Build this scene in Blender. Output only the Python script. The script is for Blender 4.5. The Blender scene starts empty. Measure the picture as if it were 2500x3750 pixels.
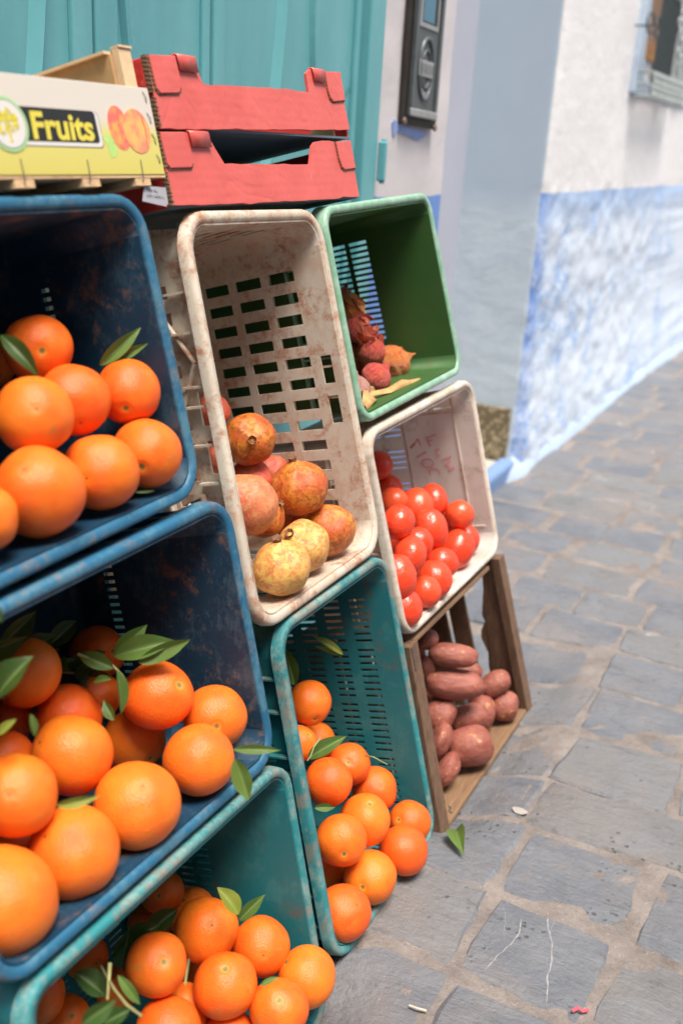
import bpy, bmesh, math, random, json
from mathutils import Vector, Matrix, noise, Quaternion
random.seed(7)
SC = bpy.context.scene
R = math.radians
# ------------------------------------------------------------------ camera
cd = bpy.data.cameras.new("Camera"); cam = bpy.data.objects.new("Camera", cd)
SC.collection.objects.link(cam); SC.camera = cam
cam.matrix_world = Matrix(((0.887695, -0.206005, 0.411776, 0), (0.456907, 0.283672, -0.84307, 0), (0.056867, 0.936532, 0.345939, 1.25), (0, 0, 0, 1)))
cd.sensor_fit = 'HORIZONTAL'; cd.sensor_width = 24; cd.lens = 35.755
cd.clip_start = 0.05; cd.clip_end = 300
cd.dof.use_dof = True; cd.dof.focus_distance = 1.62; cd.dof.aperture_fstop = 2.8
# ------------------------------------------------------------------ light
SUN_EL, SUN_AZ = 71, 126      # azimuth: degrees from +Y towards +X
w = bpy.data.worlds.new("World"); SC.world = w; w.use_nodes = True
wn = w.node_tree.nodes; wl = w.node_tree.links
sky = wn.new('ShaderNodeTexSky'); sky.sky_type = 'NISHITA'; sky.sun_disc = False
sky.sun_elevation = R(SUN_EL); sky.sun_rotation = R(SUN_AZ); sky.dust_density = 3.0; sky.ozone_density = 0.6
bg = wn['Background']; bg.inputs['Strength'].default_value = 0.11
hs = wn.new('ShaderNodeHueSaturation'); hs.inputs['Saturation'].default_value = 0.35
wl.new(sky.outputs[0], hs.inputs['Color']); wl.new(hs.outputs[0], bg.inputs[0])
sd = bpy.data.lights.new("Sun", 'SUN'); sd.energy = 3.2; sd.angle = R(24); sd.color = (1.0, 0.92, 0.82)
sun = bpy.data.objects.new("Sun", sd); SC.collection.objects.link(sun)
dv = Vector((math.sin(R(SUN_AZ)) * math.cos(R(SUN_EL)), math.cos(R(SUN_AZ)) * math.cos(R(SUN_EL)), math.sin(R(SUN_EL))))
sun.rotation_euler = dv.to_track_quat('Z', 'Y').to_euler(); sun.location = (2, 1, 4)
SC.view_settings.view_transform = 'Standard'; SC.view_settings.look = 'None'
SC.view_settings.exposure = 0.88; SC.view_settings.gamma = 1
SC.cycles.max_bounces = 8; SC.cycles.diffuse_bounces = 4; SC.cycles.glossy_bounces = 3; SC.cycles.use_denoising = True

# ------------------------------------------------------------------ helpers
DATA = json.loads('''{"B1":[[-0.899,0.954,0.981,0.0423],[-1.04,1.014,0.934,0.0334],[-0.834,0.942,0.928,0.0444],[-0.815,1.023,0.926,0.0415],[-0.818,0.856,0.929,0.045],[-0.779,0.817,0.855,0.051],[-0.776,0.92,0.852,0.0459],[-0.775,1.008,0.855,0.0447],[-0.775,0.732,0.851,0.035]],"B2":[[-0.862,0.864,0.576,0.0451],[-0.832,0.906,0.498,0.045],[-0.751,0.995,0.513,0.0481],[-0.698,1.059,0.462,0.0454],[-0.668,0.975,0.45,0.0476],[-0.799,1.004,0.42,0.0451],[-0.766,0.839,0.5,0.0499],[-0.675,0.852,0.452,0.0539],[-0.735,0.712,0.53,0.0464],[-0.685,0.748,0.448,0.053],[-0.694,0.642,0.451,0.0586],[-0.844,0.805,0.482,0.0376],[-0.904,1.053,0.508,0.0403],[-0.864,1.003,0.471,0.0346],[-0.906,0.873,0.489,0.0352],[-0.777,0.734,0.417,0.042]],"T1":[[-0.68,0.895,0.158,0.0429],[-0.674,1.009,0.131,0.0474],[-0.606,1.054,0.095,0.0441],[-0.61,0.963,0.098,0.0463],[-0.533,1.068,0.062,0.0446],[-0.534,0.988,0.069,0.0425],[-0.666,0.939,0.04,0.0394],[-0.64,0.867,0.083,0.0455],[-0.589,0.948,0.019,0.0414],[-0.764,1.021,0.153,0.0333],[-0.734,1.056,0.1,0.0381],[-0.724,1.052,-0.017,0.0389],[-0.791,0.784,0.141,0.0352],[-0.773,0.811,0.079,0.0361],[-0.816,0.907,0.093,0.0321],[-0.754,0.9,0.073,0.0316],[-0.804,1.041,0.058,0.0347]],"T2":[[-0.733,1.419,0.292,0.0399],[-0.75,1.489,0.165,0.0365],[-0.723,1.365,0.24,0.0323],[-0.673,1.477,0.15,0.0391],[-0.657,1.358,0.188,0.042],[-0.632,1.511,0.089,0.0431],[-0.59,1.379,0.121,0.0454],[-0.594,1.292,0.135,0.0434],[-0.556,1.512,0.044,0.0395],[-0.531,1.425,0.049,0.0448],[-0.552,1.329,0.05,0.0468],[-0.552,1.23,0.049,0.046],[-0.643,1.335,0.025,0.0388],[-0.575,1.221,0.123,0.0326]],"W":[[-0.863,1.401,0.766,0.0423],[-0.776,1.422,0.691,0.0469],[-0.732,1.451,0.616,0.0455],[-0.73,1.358,0.617,0.0428],[-0.714,1.262,0.618,0.0445],[-0.783,1.265,0.706,0.0479],[-0.865,1.409,0.686,0.0387],[-0.866,1.482,0.68,0.0355],[-0.796,1.339,0.663,0.0355],[-0.815,1.475,0.612,0.037],[-0.924,1.397,0.728,0.0298],[-0.923,1.381,0.808,0.0276]],"TW":[[-0.881,1.974,0.569,0.032],[-0.861,1.998,0.512,0.0295],[-0.909,2.023,0.487,0.0281],[-0.786,1.854,0.539,0.0301],[-0.753,1.906,0.52,0.0353],[-0.745,1.979,0.513,0.0315],[-0.684,1.988,0.491,0.0314],[-0.711,1.708,0.555,0.0312],[-0.702,1.863,0.494,0.0354],[-0.727,2.009,0.453,0.0311],[-0.682,2.034,0.417,0.0323],[-0.67,1.951,0.425,0.0368],[-0.701,1.794,0.486,0.0318],[-0.862,2.018,0.374,0.0323],[-0.676,1.698,0.5,0.0312],[-0.666,1.851,0.429,0.0345],[-0.653,1.784,0.421,0.0353],[-0.67,1.627,0.48,0.0352],[-0.646,1.719,0.419,0.0317],[-0.65,1.629,0.418,0.033],[-0.892,2.03,0.432,0.0303]],"G":[[-0.9,1.936,0.828,0.0285],[-0.865,1.978,0.802,0.0336],[-0.833,1.825,0.801,0.0279],[-0.817,1.698,0.803,0.0263],[-0.954,1.986,0.776,0.0287],[-0.973,1.951,0.904,0.0297],[-0.937,1.924,0.872,0.0266],[-0.952,1.994,0.845,0.0265],[-0.954,1.946,0.821,0.028],[-1.008,1.992,0.916,0.0265]],"WD":[[-0.625,1.868,0.217,0.0497,0.0244,[0.908,0.413,-0.074]],[-0.767,2.09,0.035,0.0214,0.0332,[0.838,0.499,0.219]],[-0.614,1.867,0.149,0.0614,0.0312,[0.9,0.436,-0.009]],[-0.647,2.058,0.082,0.0309,0.0206,[0.911,0.368,-0.187]],[-0.581,2.068,0.065,0.0348,0.0266,[0.717,0.534,0.447]],[-0.557,2.078,0.008,0.033,0.034,[0.888,0.457,0.057]],[-0.592,2.023,0.004,0.0275,0.0387,[0.91,0.401,-0.107]],[-0.59,1.915,0.048,0.0419,0.0292,[0.825,0.506,0.25]],[-0.637,1.849,0.076,0.0324,0.0419,[0.892,0.294,-0.344]],[-0.726,2.085,-0.031,0.0279,0.0236,[0.888,0.457,0.057]],[-0.75,2.042,0.008,0.0253,0.0211,[0.888,0.457,0.057]],[-0.56,1.85,0.022,0.0474,0.0408,[0.825,0.506,0.25]],[-0.608,1.79,0.053,0.0204,0.0372,[0.892,0.294,-0.344]],[-0.58,1.77,0.001,0.0213,0.0371,[0.845,0.212,-0.491]],[-0.687,1.86,0.242,0.0245,0.0226,[0.888,0.457,0.057]],[-0.8,2.082,0.084,0.0277,0.0235,[0.888,0.457,0.057]]],"LF":[["B1",[-0.849,1.008,0.958],[-0.815,1.051,1.006],0.26,0.1],["B1",[-0.845,1.01,0.959],[-0.803,1.05,0.987],0.22,-0.1],["B1",[-0.872,0.865,1.014],[-0.826,0.876,0.969],0.32,0.25],["B1",[-0.715,0.907,0.843],[-0.698,0.923,0.844],0.12,0.1],["B2",[-0.796,0.96,0.576],[-0.769,0.998,0.616],0.42,0.1],["B2",[-0.79,0.953,0.581],[-0.724,1.002,0.602],0.38,0.1],["B2",[-0.754,0.958,0.58],[-0.702,1.004,0.61],0.3,-0.1],["B2",[-0.775,0.934,0.576],[-0.826,0.922,0.588],0.42,0.1],["B2",[-0.749,0.908,0.595],[-0.736,0.898,0.538],0.3,0.1],["B2",[-0.77,0.922,0.568],[-0.794,0.914,0.559],0.4,0.1],["B2",[-0.738,0.888,0.534],[-0.759,0.893,0.554],0.5,0.1],["B2",[-0.743,0.7,0.66],[-0.72,0.735,0.702],0.55,0.15],["B2",[-0.733,0.689,0.622],[-0.722,0.707,0.637],0.4,0.1],["B2",[-0.726,0.731,0.629],[-0.72,0.73,0.602],0.35,0.1],["B2",[-0.668,0.703,0.548],[-0.63,0.731,0.558],0.26,0.1],["B2",[-0.596,0.946,0.508],[-0.543,0.979,0.507],0.2,0.15],["B2",[-0.582,0.93,0.509],[-0.558,0.927,0.456],0.42,-0.1],["B2",[-0.686,0.647,0.812],[-0.675,0.65,0.79],0.5,0.1],["T1",[-0.596,0.972,0.223],[-0.634,0.974,0.253],0.52,0.1],["T1",[-0.603,0.983,0.201],[-0.58,1.016,0.233],0.36,0.1],["T1",[-0.545,0.595,0.401],[-0.522,0.621,0.422],0.5,0.1],["T1",[-0.672,0.726,0.292],[-0.636,0.738,0.262],0.6,0.1],["T1",[-0.514,0.897,0.202],[-0.498,0.916,0.21],0.3,0.1],["T1",[-0.616,0.736,0.308],[-0.588,0.742,0.271],0.28,0.1],["T1",[-0.556,0.641,0.353],[-0.537,0.662,0.364],0.6,0.1],["T2",[-0.709,1.495,0.362],[-0.771,1.487,0.387],0.22,0.1],["T2",[-0.709,1.495,0.362],[-0.763,1.483,0.37],0.16,-0.1],["T2",[-0.634,1.229,0.318],[-0.589,1.275,0.351],0.34,0.1],["T2",[-0.571,1.138,0.307],[-0.546,1.158,0.305],0.38,0.1],["T2",[-0.718,1.331,0.376],[-0.749,1.348,0.43],0.5,0.1]],"TWG":[["T1",[[-0.627,0.736,0.32],[-0.619,0.724,0.31],[-0.605,0.704,0.304]],0.0022],["T1",[[-0.646,0.742,0.3],[-0.6,0.711,0.315],[-0.559,0.682,0.34],[-0.532,0.674,0.346]],0.0018],["T1",[[-0.568,0.812,0.291],[-0.553,0.786,0.297],[-0.543,0.769,0.301]],0.0014],["T2",[[-0.598,1.375,0.254],[-0.581,1.373,0.258],[-0.554,1.372,0.253]],0.0012],["T2",[[-0.615,1.233,0.361],[-0.617,1.217,0.354],[-0.619,1.21,0.339],[-0.618,1.198,0.338]],0.0014],["B2",[[-0.822,0.918,0.591],[-0.799,0.931,0.581],[-0.781,0.938,0.577],[-0.763,0.937,0.568]],0.0022],["T1",[[-0.677,0.864,0.231],[-0.634,0.846,0.251],[-0.613,0.837,0.262]],0.0018]]}''')
X0 = -0.524; CT, ST = math.cos(R(15)), math.sin(R(15))
def W3(s, t, w_):      # s along the wall, t up the leaning stack, w_ into the stack
    return Vector((X0 - ST * t - CT * w_, s, CT * t - ST * w_))
def tag(o, label=None, cat=None, group=None, kind=None):
    if label: o['label'] = label
    if cat: o['category'] = cat
    if group: o['group'] = group
    if kind: o['kind'] = kind
    return o
def thing(name, loc, label, cat, group=None):
    o = bpy.data.objects.new(name, None); SC.collection.objects.link(o)
    o.location = loc; o.empty_display_size = 0.05
    return tag(o, label, cat, group)
def obj(name, verts, faces, mat=None, parent=None, smooth=False, mats=None, fmat=None):
    me = bpy.data.meshes.new(name); me.from_pydata([tuple(v) for v in verts], [], faces)
    if mats:
        for m in mats: me.materials.append(m)
        if fmat:
            for p, i in zip(me.polygons, fmat): p.material_index = i
    elif mat: me.materials.append(mat)
    if smooth:
        for p in me.polygons: p.use_smooth = True
    me.update()
    o = bpy.data.objects.new(name, me); SC.collection.objects.link(o)
    if parent:
        o.parent = parent
        base = parent
        off = Vector(base.location)
        while base.parent: base = base.parent; off += base.location
        o.location = -off if parent.type == 'EMPTY' else (0, 0, 0)
    return o
def recalc(o):
    bm = bmesh.new(); bm.from_mesh(o.data); bmesh.ops.recalc_face_normals(bm, faces=bm.faces); bm.to_mesh(o.data); bm.free(); return o
def solid(o, t, off=-1):
    m = o.modifiers.new('Solid', 'SOLIDIFY'); m.thickness = t; m.offset = off; return o
def bevel(o, wd, seg=2):
    m = o.modifiers.new('Bevel', 'BEVEL'); m.width = wd; m.segments = seg; m.limit_method = 'ANGLE'; m.angle_limit = R(35); return o
class MB:
    def __init__(s): s.v = []; s.f = []; s.m = []
    def add(s, vs, fs, mi=0):
        n = len(s.v); s.v += [Vector(v) for v in vs]; s.f += [tuple(i + n for i in f) for f in fs]; s.m += [mi] * len(fs)
    def hexa(s, P, mi=0):   # 8 corners: 0-3 lower ring, 4-7 upper ring
        s.add(P, [(3, 2, 1, 0), (4, 5, 6, 7), (0, 1, 5, 4), (1, 2, 6, 5), (2, 3, 7, 6), (3, 0, 4, 7)], mi)
    def box(s, a, b, f=None, mi=0):
        (x0, y0, z0), (x1, y1, z1) = a, b
        P = [(x0, y0, z0), (x1, y0, z0), (x1, y1, z0), (x0, y1, z0), (x0, y0, z1), (x1, y0, z1), (x1, y1, z1), (x0, y1, z1)]
        s.hexa([f(*p) for p in P] if f else P, mi)
    def tube(s, pts, rads, n=8, mi=0, cap=True):
        pts = [Vector(p) for p in pts]
        if not hasattr(rads, '__len__'): rads = [rads] * len(pts)
        rings = []; prev = None
        for i, p in enumerate(pts):
            d = (pts[min(i + 1, len(pts) - 1)] - pts[max(i - 1, 0)]).normalized()
            a = d.cross(Vector((0.3, 0.5, 0.8))).normalized() if prev is None else (prev - d * prev.dot(d)).normalized()
            prev = a; b = d.cross(a)
            rings.append([p + (a * math.cos(2 * math.pi * k / n) + b * math.sin(2 * math.pi * k / n)) * rads[i] for k in range(n)])
        vs = [v for r_ in rings for v in r_]; fs = []
        for i in range(len(pts) - 1):
            for k in range(n):
                k2 = (k + 1) % n
                fs.append((i * n + k, i * n + k2, (i + 1) * n + k2, (i + 1) * n + k))
        if cap: fs += [tuple(reversed(range(n))), tuple(range((len(pts) - 1) * n, len(pts) * n))]
        s.add(vs, fs, mi)
    def poly(s, pts, f0, f1, mi=0):  # prism between two mappings of 2D points
        n = len(pts)
        s.add([f0(*p) for p in pts] + [f1(*p) for p in pts], [tuple(range(n)), tuple(reversed(range(n, 2 * n)))] + [(i, (i + 1) % n, (i + 1) % n + n, i + n) for i in range(n)], mi)
    def build(s, name, mat=None, parent=None, smooth=False, mats=None, fix=True):
        o = obj(name, s.v, s.f, mat, parent, smooth, mats, s.m if mats else None)
        return recalc(o) if fix else o

# ------------------------------------------------------------------ materials
class NT:
    def __init__(s, name):
        s.m = bpy.data.materials.new(name); s.m.use_nodes = True
        s.t = s.m.node_tree; s.b = s.t.nodes['Principled BSDF']
    def n(s, typ, ins=None, **kw):
        nd = s.t.nodes.new('ShaderNode' + typ)
        for k_, v in kw.items(): setattr(nd, k_, v)
        for k_, v in (ins or {}).items(): s.set(nd.inputs[k_], v)
        return nd
    def set(s, sock, v):
        if isinstance(v, bpy.types.NodeSocket): s.t.links.new(v, sock)
        elif isinstance(v, bpy.types.Node): s.t.links.new(v.outputs[0], sock)
        else:
            if sock.type == 'RGBA' and len(v) == 3: v = (*v, 1)
            sock.default_value = v
    def p(s, **kw):
        for k_, v in kw.items(): s.set(s.b.inputs[k_.replace('_', ' ')], v)
        return s
    def coord(s, which='Object'): return s.n('TexCoord').outputs[which]
    def noise(s, vec, scale, detail=4, rough=.55, dist=0):
        return s.n('TexNoise', {'Vector': vec, 'Scale': scale, 'Detail': detail, 'Roughness': rough, 'Distortion': dist}).outputs['Fac']
    def ramp(s, fac, *stops, interp='LINEAR'):
        nd = s.n('ValToRGB', {'Fac': fac}); r_ = nd.color_ramp; r_.interpolation = interp
        while len(r_.elements) < len(stops): r_.elements.new(.5)
        for e, (p_, c) in zip(r_.elements, stops):
            e.position = p_; e.color = (c, c, c, 1) if not hasattr(c, '__len__') else (*c, 1)
        return nd.outputs['Color']
    def mix(s, fac, a, b, mode='MIX'):
        nd = s.n('Mix', data_type='RGBA', blend_type=mode)
        s.set(nd.inputs[0], fac); s.set(nd.inputs[6], a); s.set(nd.inputs[7], b); return nd.outputs[2]
    def math(s, op, a, b=None, c=None):
        nd = s.n('Math', operation=op); s.set(nd.inputs[0], a)
        if b is not None: s.set(nd.inputs[1], b)
        if c is not None: s.set(nd.inputs[2], c)
        return nd.outputs[0]
    def bump(s, h, strength=.3, dist=.01, normal=None):
        nd = s.n('Bump', {'Height': h, 'Strength': strength, 'Distance': dist})
        if normal: s.set(nd.inputs['Normal'], normal)
        s.set(s.b.inputs['Normal'], nd.outputs[0]); return nd.outputs[0]
    def mapping(s, vec, scale=(1, 1, 1), rot=(0, 0, 0)):
        return s.n('Mapping', {'Vector': vec, 'Scale': scale, 'Rotation': rot}).outputs[0]

def plastic(name, base, dirt=(.23, .15, .09), amt=.5, rough=.42, scuff=None, samt=.3, sss=0, scale=1.0, trans=0):
    m = NT(name); c = m.coord()
    n1 = m.noise(c, 9 * scale, 8, .7, .6); n2 = m.noise(c, 45 * scale, 6, .75, .3); n3 = m.noise(c, 3, 3)
    msk = m.math('MULTIPLY_ADD', n2, .45, m.math('MULTIPLY', n1, .75))
    d = m.ramp(msk, (.72 - .22 * amt, 0), (.80 - .12 * amt, min(1, .35 + amt * .7)))
    b = m.mix(m.ramp(n3, (.3, 0), (.7, 1)), tuple(x * .82 for x in base), tuple(min(1, x * 1.15) for x in base))
    if scuff:
        n4 = m.noise(m.mapping(c, (1, 1, .35)), 120, 5, .8); n5 = m.noise(c, 14, 5, .7)
        sm = m.ramp(m.math('MULTIPLY_ADD', n5, .8, m.math('MULTIPLY', n4, .4)), (.62 - .1 * samt, 0), (.70, min(1, samt * 1.6)))
        b = m.mix(sm, b, scuff)
    col = m.mix(d, b, dirt)
    m.p(Base_Color=col, Roughness=m.ramp(msk, (.4, rough), (.75, min(1, rough + .3))))
    if sss: m.p(Subsurface_Weight=sss, Subsurface_Radius=(.02, .015, .01), Subsurface_Scale=.3)
    m.bump(msk, .25, .002)
    if trans:
        tr = m.n('BsdfTranslucent', {'Color': col}); mx = m.n('MixShader', {0: trans, 1: m.b.outputs[0], 2: tr.outputs[0]})
        m.t.links.new(mx.outputs[0], m.t.nodes['Material Output'].inputs[0])
    return m.m

def citrus(name, light=(.88, .205, .015), deep=(.84, .108, .010)):
    m = NT(name); c = m.coord(); rnd = m.n('ObjectInfo').outputs['Random']
    sep = m.n('SeparateXYZ', {'Vector': c})
    n1 = m.noise(c, 1.3, 3); n2 = m.noise(c, 7, 6, .7)
    base = m.mix(m.math('ADD', m.math('MULTIPLY_ADD', rnd, 1.0, .0), m.math('MULTIPLY', m.math('SUBTRACT', n1, .5), 1.6)), light, deep)
    scar = m.ramp(m.math('MULTIPLY_ADD', m.noise(c, 16, 6, .8), .5, m.math('MULTIPLY', m.noise(m.n('VectorMath', {0: c, 1: m.n('CombineXYZ', {0: rnd, 1: rnd}).outputs[0]}, operation='ADD').outputs[0], 1.9, 2), .6)), (.640, 0), (.70, .6))
    base = m.mix(scar, base, (.50, .22, .05))
    speck = m.ramp(m.noise(c, 30, 2, .5), (.74, 0), (.78, .55)); base = m.mix(speck, base, (.38, .13, .02))
    rr = m.math('SQRT', m.math('ADD', m.math('POWER', sep.outputs[0], 2.0), m.math('POWER', sep.outputs[1], 2.0)))
    top = m.math('GREATER_THAN', sep.outputs[2], 0.0)
    rw = m.math('MULTIPLY_ADD', m.noise(c, 9, 3), .06, m.math('SUBTRACT', rr, .03))
    cal = m.math('MULTIPLY', m.ramp(rw, (.06, 1), (.10, 0)), top)
    ring = m.math('MULTIPLY', m.ramp(rw, (.07, .75), (.17, 0)), top)
    base = m.mix(ring, base, (.80, .36, .05)); base = m.mix(cal, base, (.20, .17, .05))
    bot = m.math('MULTIPLY', m.ramp(rr, (.02, 1), (.05, 0)), m.math('LESS_THAN', sep.outputs[2], 0.0))
    base = m.mix(bot, base, (.16, .07, .02))
    v = m.n('TexVoronoi', {'Vector': c, 'Scale': 24.0}).outputs['Distance']
    h = m.math('ADD', v, m.math('MULTIPLY', n2, .6))
    m.p(Base_Color=base, Roughness=.42, Subsurface_Weight=.15, Subsurface_Radius=(.6, .2, .05), Subsurface_Scale=.12)
    m.b.inputs['Specular IOR Level'].default_value = .45
    m.bump(h, .16, .06)
    return m.m

def simple(name, col, rough=.6, var=.15, scale=20, bump=.2, bd=.002, spec=.5, metal=0):
    m = NT(name); c = m.coord(); n1 = m.noise(c, scale, 6, .65)
    m.p(Base_Color=m.mix(m.ramp(n1, (.3, 0), (.7, 1)), tuple(x * (1 - var) for x in col), tuple(min(1, x * (1 + var)) for x in col)), Roughness=rough, Metallic=metal)
    m.b.inputs['Specular IOR Level'].default_value = spec
    m.bump(n1, bump, bd); return m.m

M = {}
M['blue'] = plastic('shaded_blue_plastic', (.0055, .040, .082), (.24, .12, .06), .36, .40, (.09, .17, .22), .2, 0, 1.6)  # basket blue set darker than the rim to deepen the interior shade
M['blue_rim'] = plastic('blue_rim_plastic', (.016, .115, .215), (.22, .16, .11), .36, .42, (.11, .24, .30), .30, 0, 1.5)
M['teal'] = plastic('teal_plastic', (.008, .160, .185), (.12, .08, .05), .34, .42, (.06, .25, .25), .2, 0, 1.6)
M['teal_rim'] = plastic('teal_rim_plastic', (.022, .205, .225), (.30, .19, .13), .60, .48, (.20, .32, .30), .55, 0, 1.6)
M['white'] = plastic('white_stained_plastic', (.90, .81, .69), (.52, .16, .03), .56, .40, (.70, .46, .30), .3, 0, 1.9, .34)
M['tomato_white'] = plastic('cream_plastic', (.84, .77, .71), (.45, .32, .22), .28, .38, (.6, .5, .42), .2, 0, 1.2, .45)
M['tomato_rim'] = plastic('cream_rim_plastic', (.66, .58, .50), (.36, .25, .16), .55, .42, (.5, .42, .34), .4, .05)
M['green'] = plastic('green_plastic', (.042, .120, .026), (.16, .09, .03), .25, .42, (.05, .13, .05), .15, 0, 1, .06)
M['orange'] = citrus('orange_peel')

def wood(name, a, b, scale=(2, 2, 30)):
    m = NT(name); c = m.coord()
    g = m.noise(m.mapping(c, scale), 6, 8, .7, .4); g2 = m.noise(c, 14, 5, .7)
    col = m.mix(m.ramp(g, (.3, 0), (.7, 1)), a, b); col = m.mix(m.ramp(g2, (.55, 0), (.75, .6)), col, tuple(x * .45 for x in a))
    m.p(Base_Color=col, Roughness=.72); m.bump(m.math('ADD', g, m.math('MULTIPLY', g2, .5)), .5, .002); return m.m
M['wood_h'] = wood('worn_wood_lengthwise', (.15, .08, .040), (.30, .18, .10), (25, 2, 25))
M['wood_v'] = wood('worn_wood_upright', (.085, .045, .026), (.22, .125, .075), (25, 25, 2.5))
M['pine'] = wood('pale_poplar_wood', (.55, .34, .18), (.74, .52, .30), (4, 30, 30))
M['kraft'] = simple('brown_fibreboard', (.46, .28, .13), .75, .12, 60, .1)
M['kraft_light'] = simple('light_fibreboard', (.68, .48, .29), .75, .1, 60, .1)

def leafmat(name, a, b):
    m = NT(name); c = m.coord('UV'); sep = m.n('SeparateXYZ', {'Vector': c}); g = m.coord()
    rnd = m.n('ObjectInfo').outputs['Random']
    n1 = m.noise(g, 60, 5, .6)
    col = m.mix(m.math('MULTIPLY_ADD', rnd, .7, m.math('MULTIPLY', n1, .4)), a, b)
    mid = m.math('ABSOLUTE', m.math('SUBTRACT', sep.outputs[0], .5))
    rib = m.ramp(mid, (.012, .75), (.04, 0)); col = m.mix(rib, col, (.22, .30, .08))
    wv = m.n('TexWave', {'Vector': m.n('CombineXYZ', {0: m.math('MULTIPLY_ADD', mid, -.9, sep.outputs[1])}).outputs[0], 'Scale': 5.5, 'Distortion': .6}, wave_type='BANDS').outputs['Fac']
    m.p(Base_Color=col, Roughness=.42); m.bump(m.math('ADD', wv, m.math('MULTIPLY', n1, .5)), .25, .001)
    tr = m.n('BsdfTranslucent', {'Color': m.mix(.5, col, (.30, .42, .04))})
    mx = m.n('MixShader', {0: .22, 1: m.b.outputs[0], 2: tr.outputs[0]}); out = m.t.nodes['Material Output']
    m.t.links.new(mx.outputs[0], out.inputs[0]); return m.m
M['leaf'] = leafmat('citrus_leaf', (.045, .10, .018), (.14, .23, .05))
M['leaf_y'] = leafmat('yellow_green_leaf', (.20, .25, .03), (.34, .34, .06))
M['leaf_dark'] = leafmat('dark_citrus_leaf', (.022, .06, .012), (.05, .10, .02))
M['twig'] = simple('twig_bark', (.28, .26, .10), .7, .25, 80)

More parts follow.
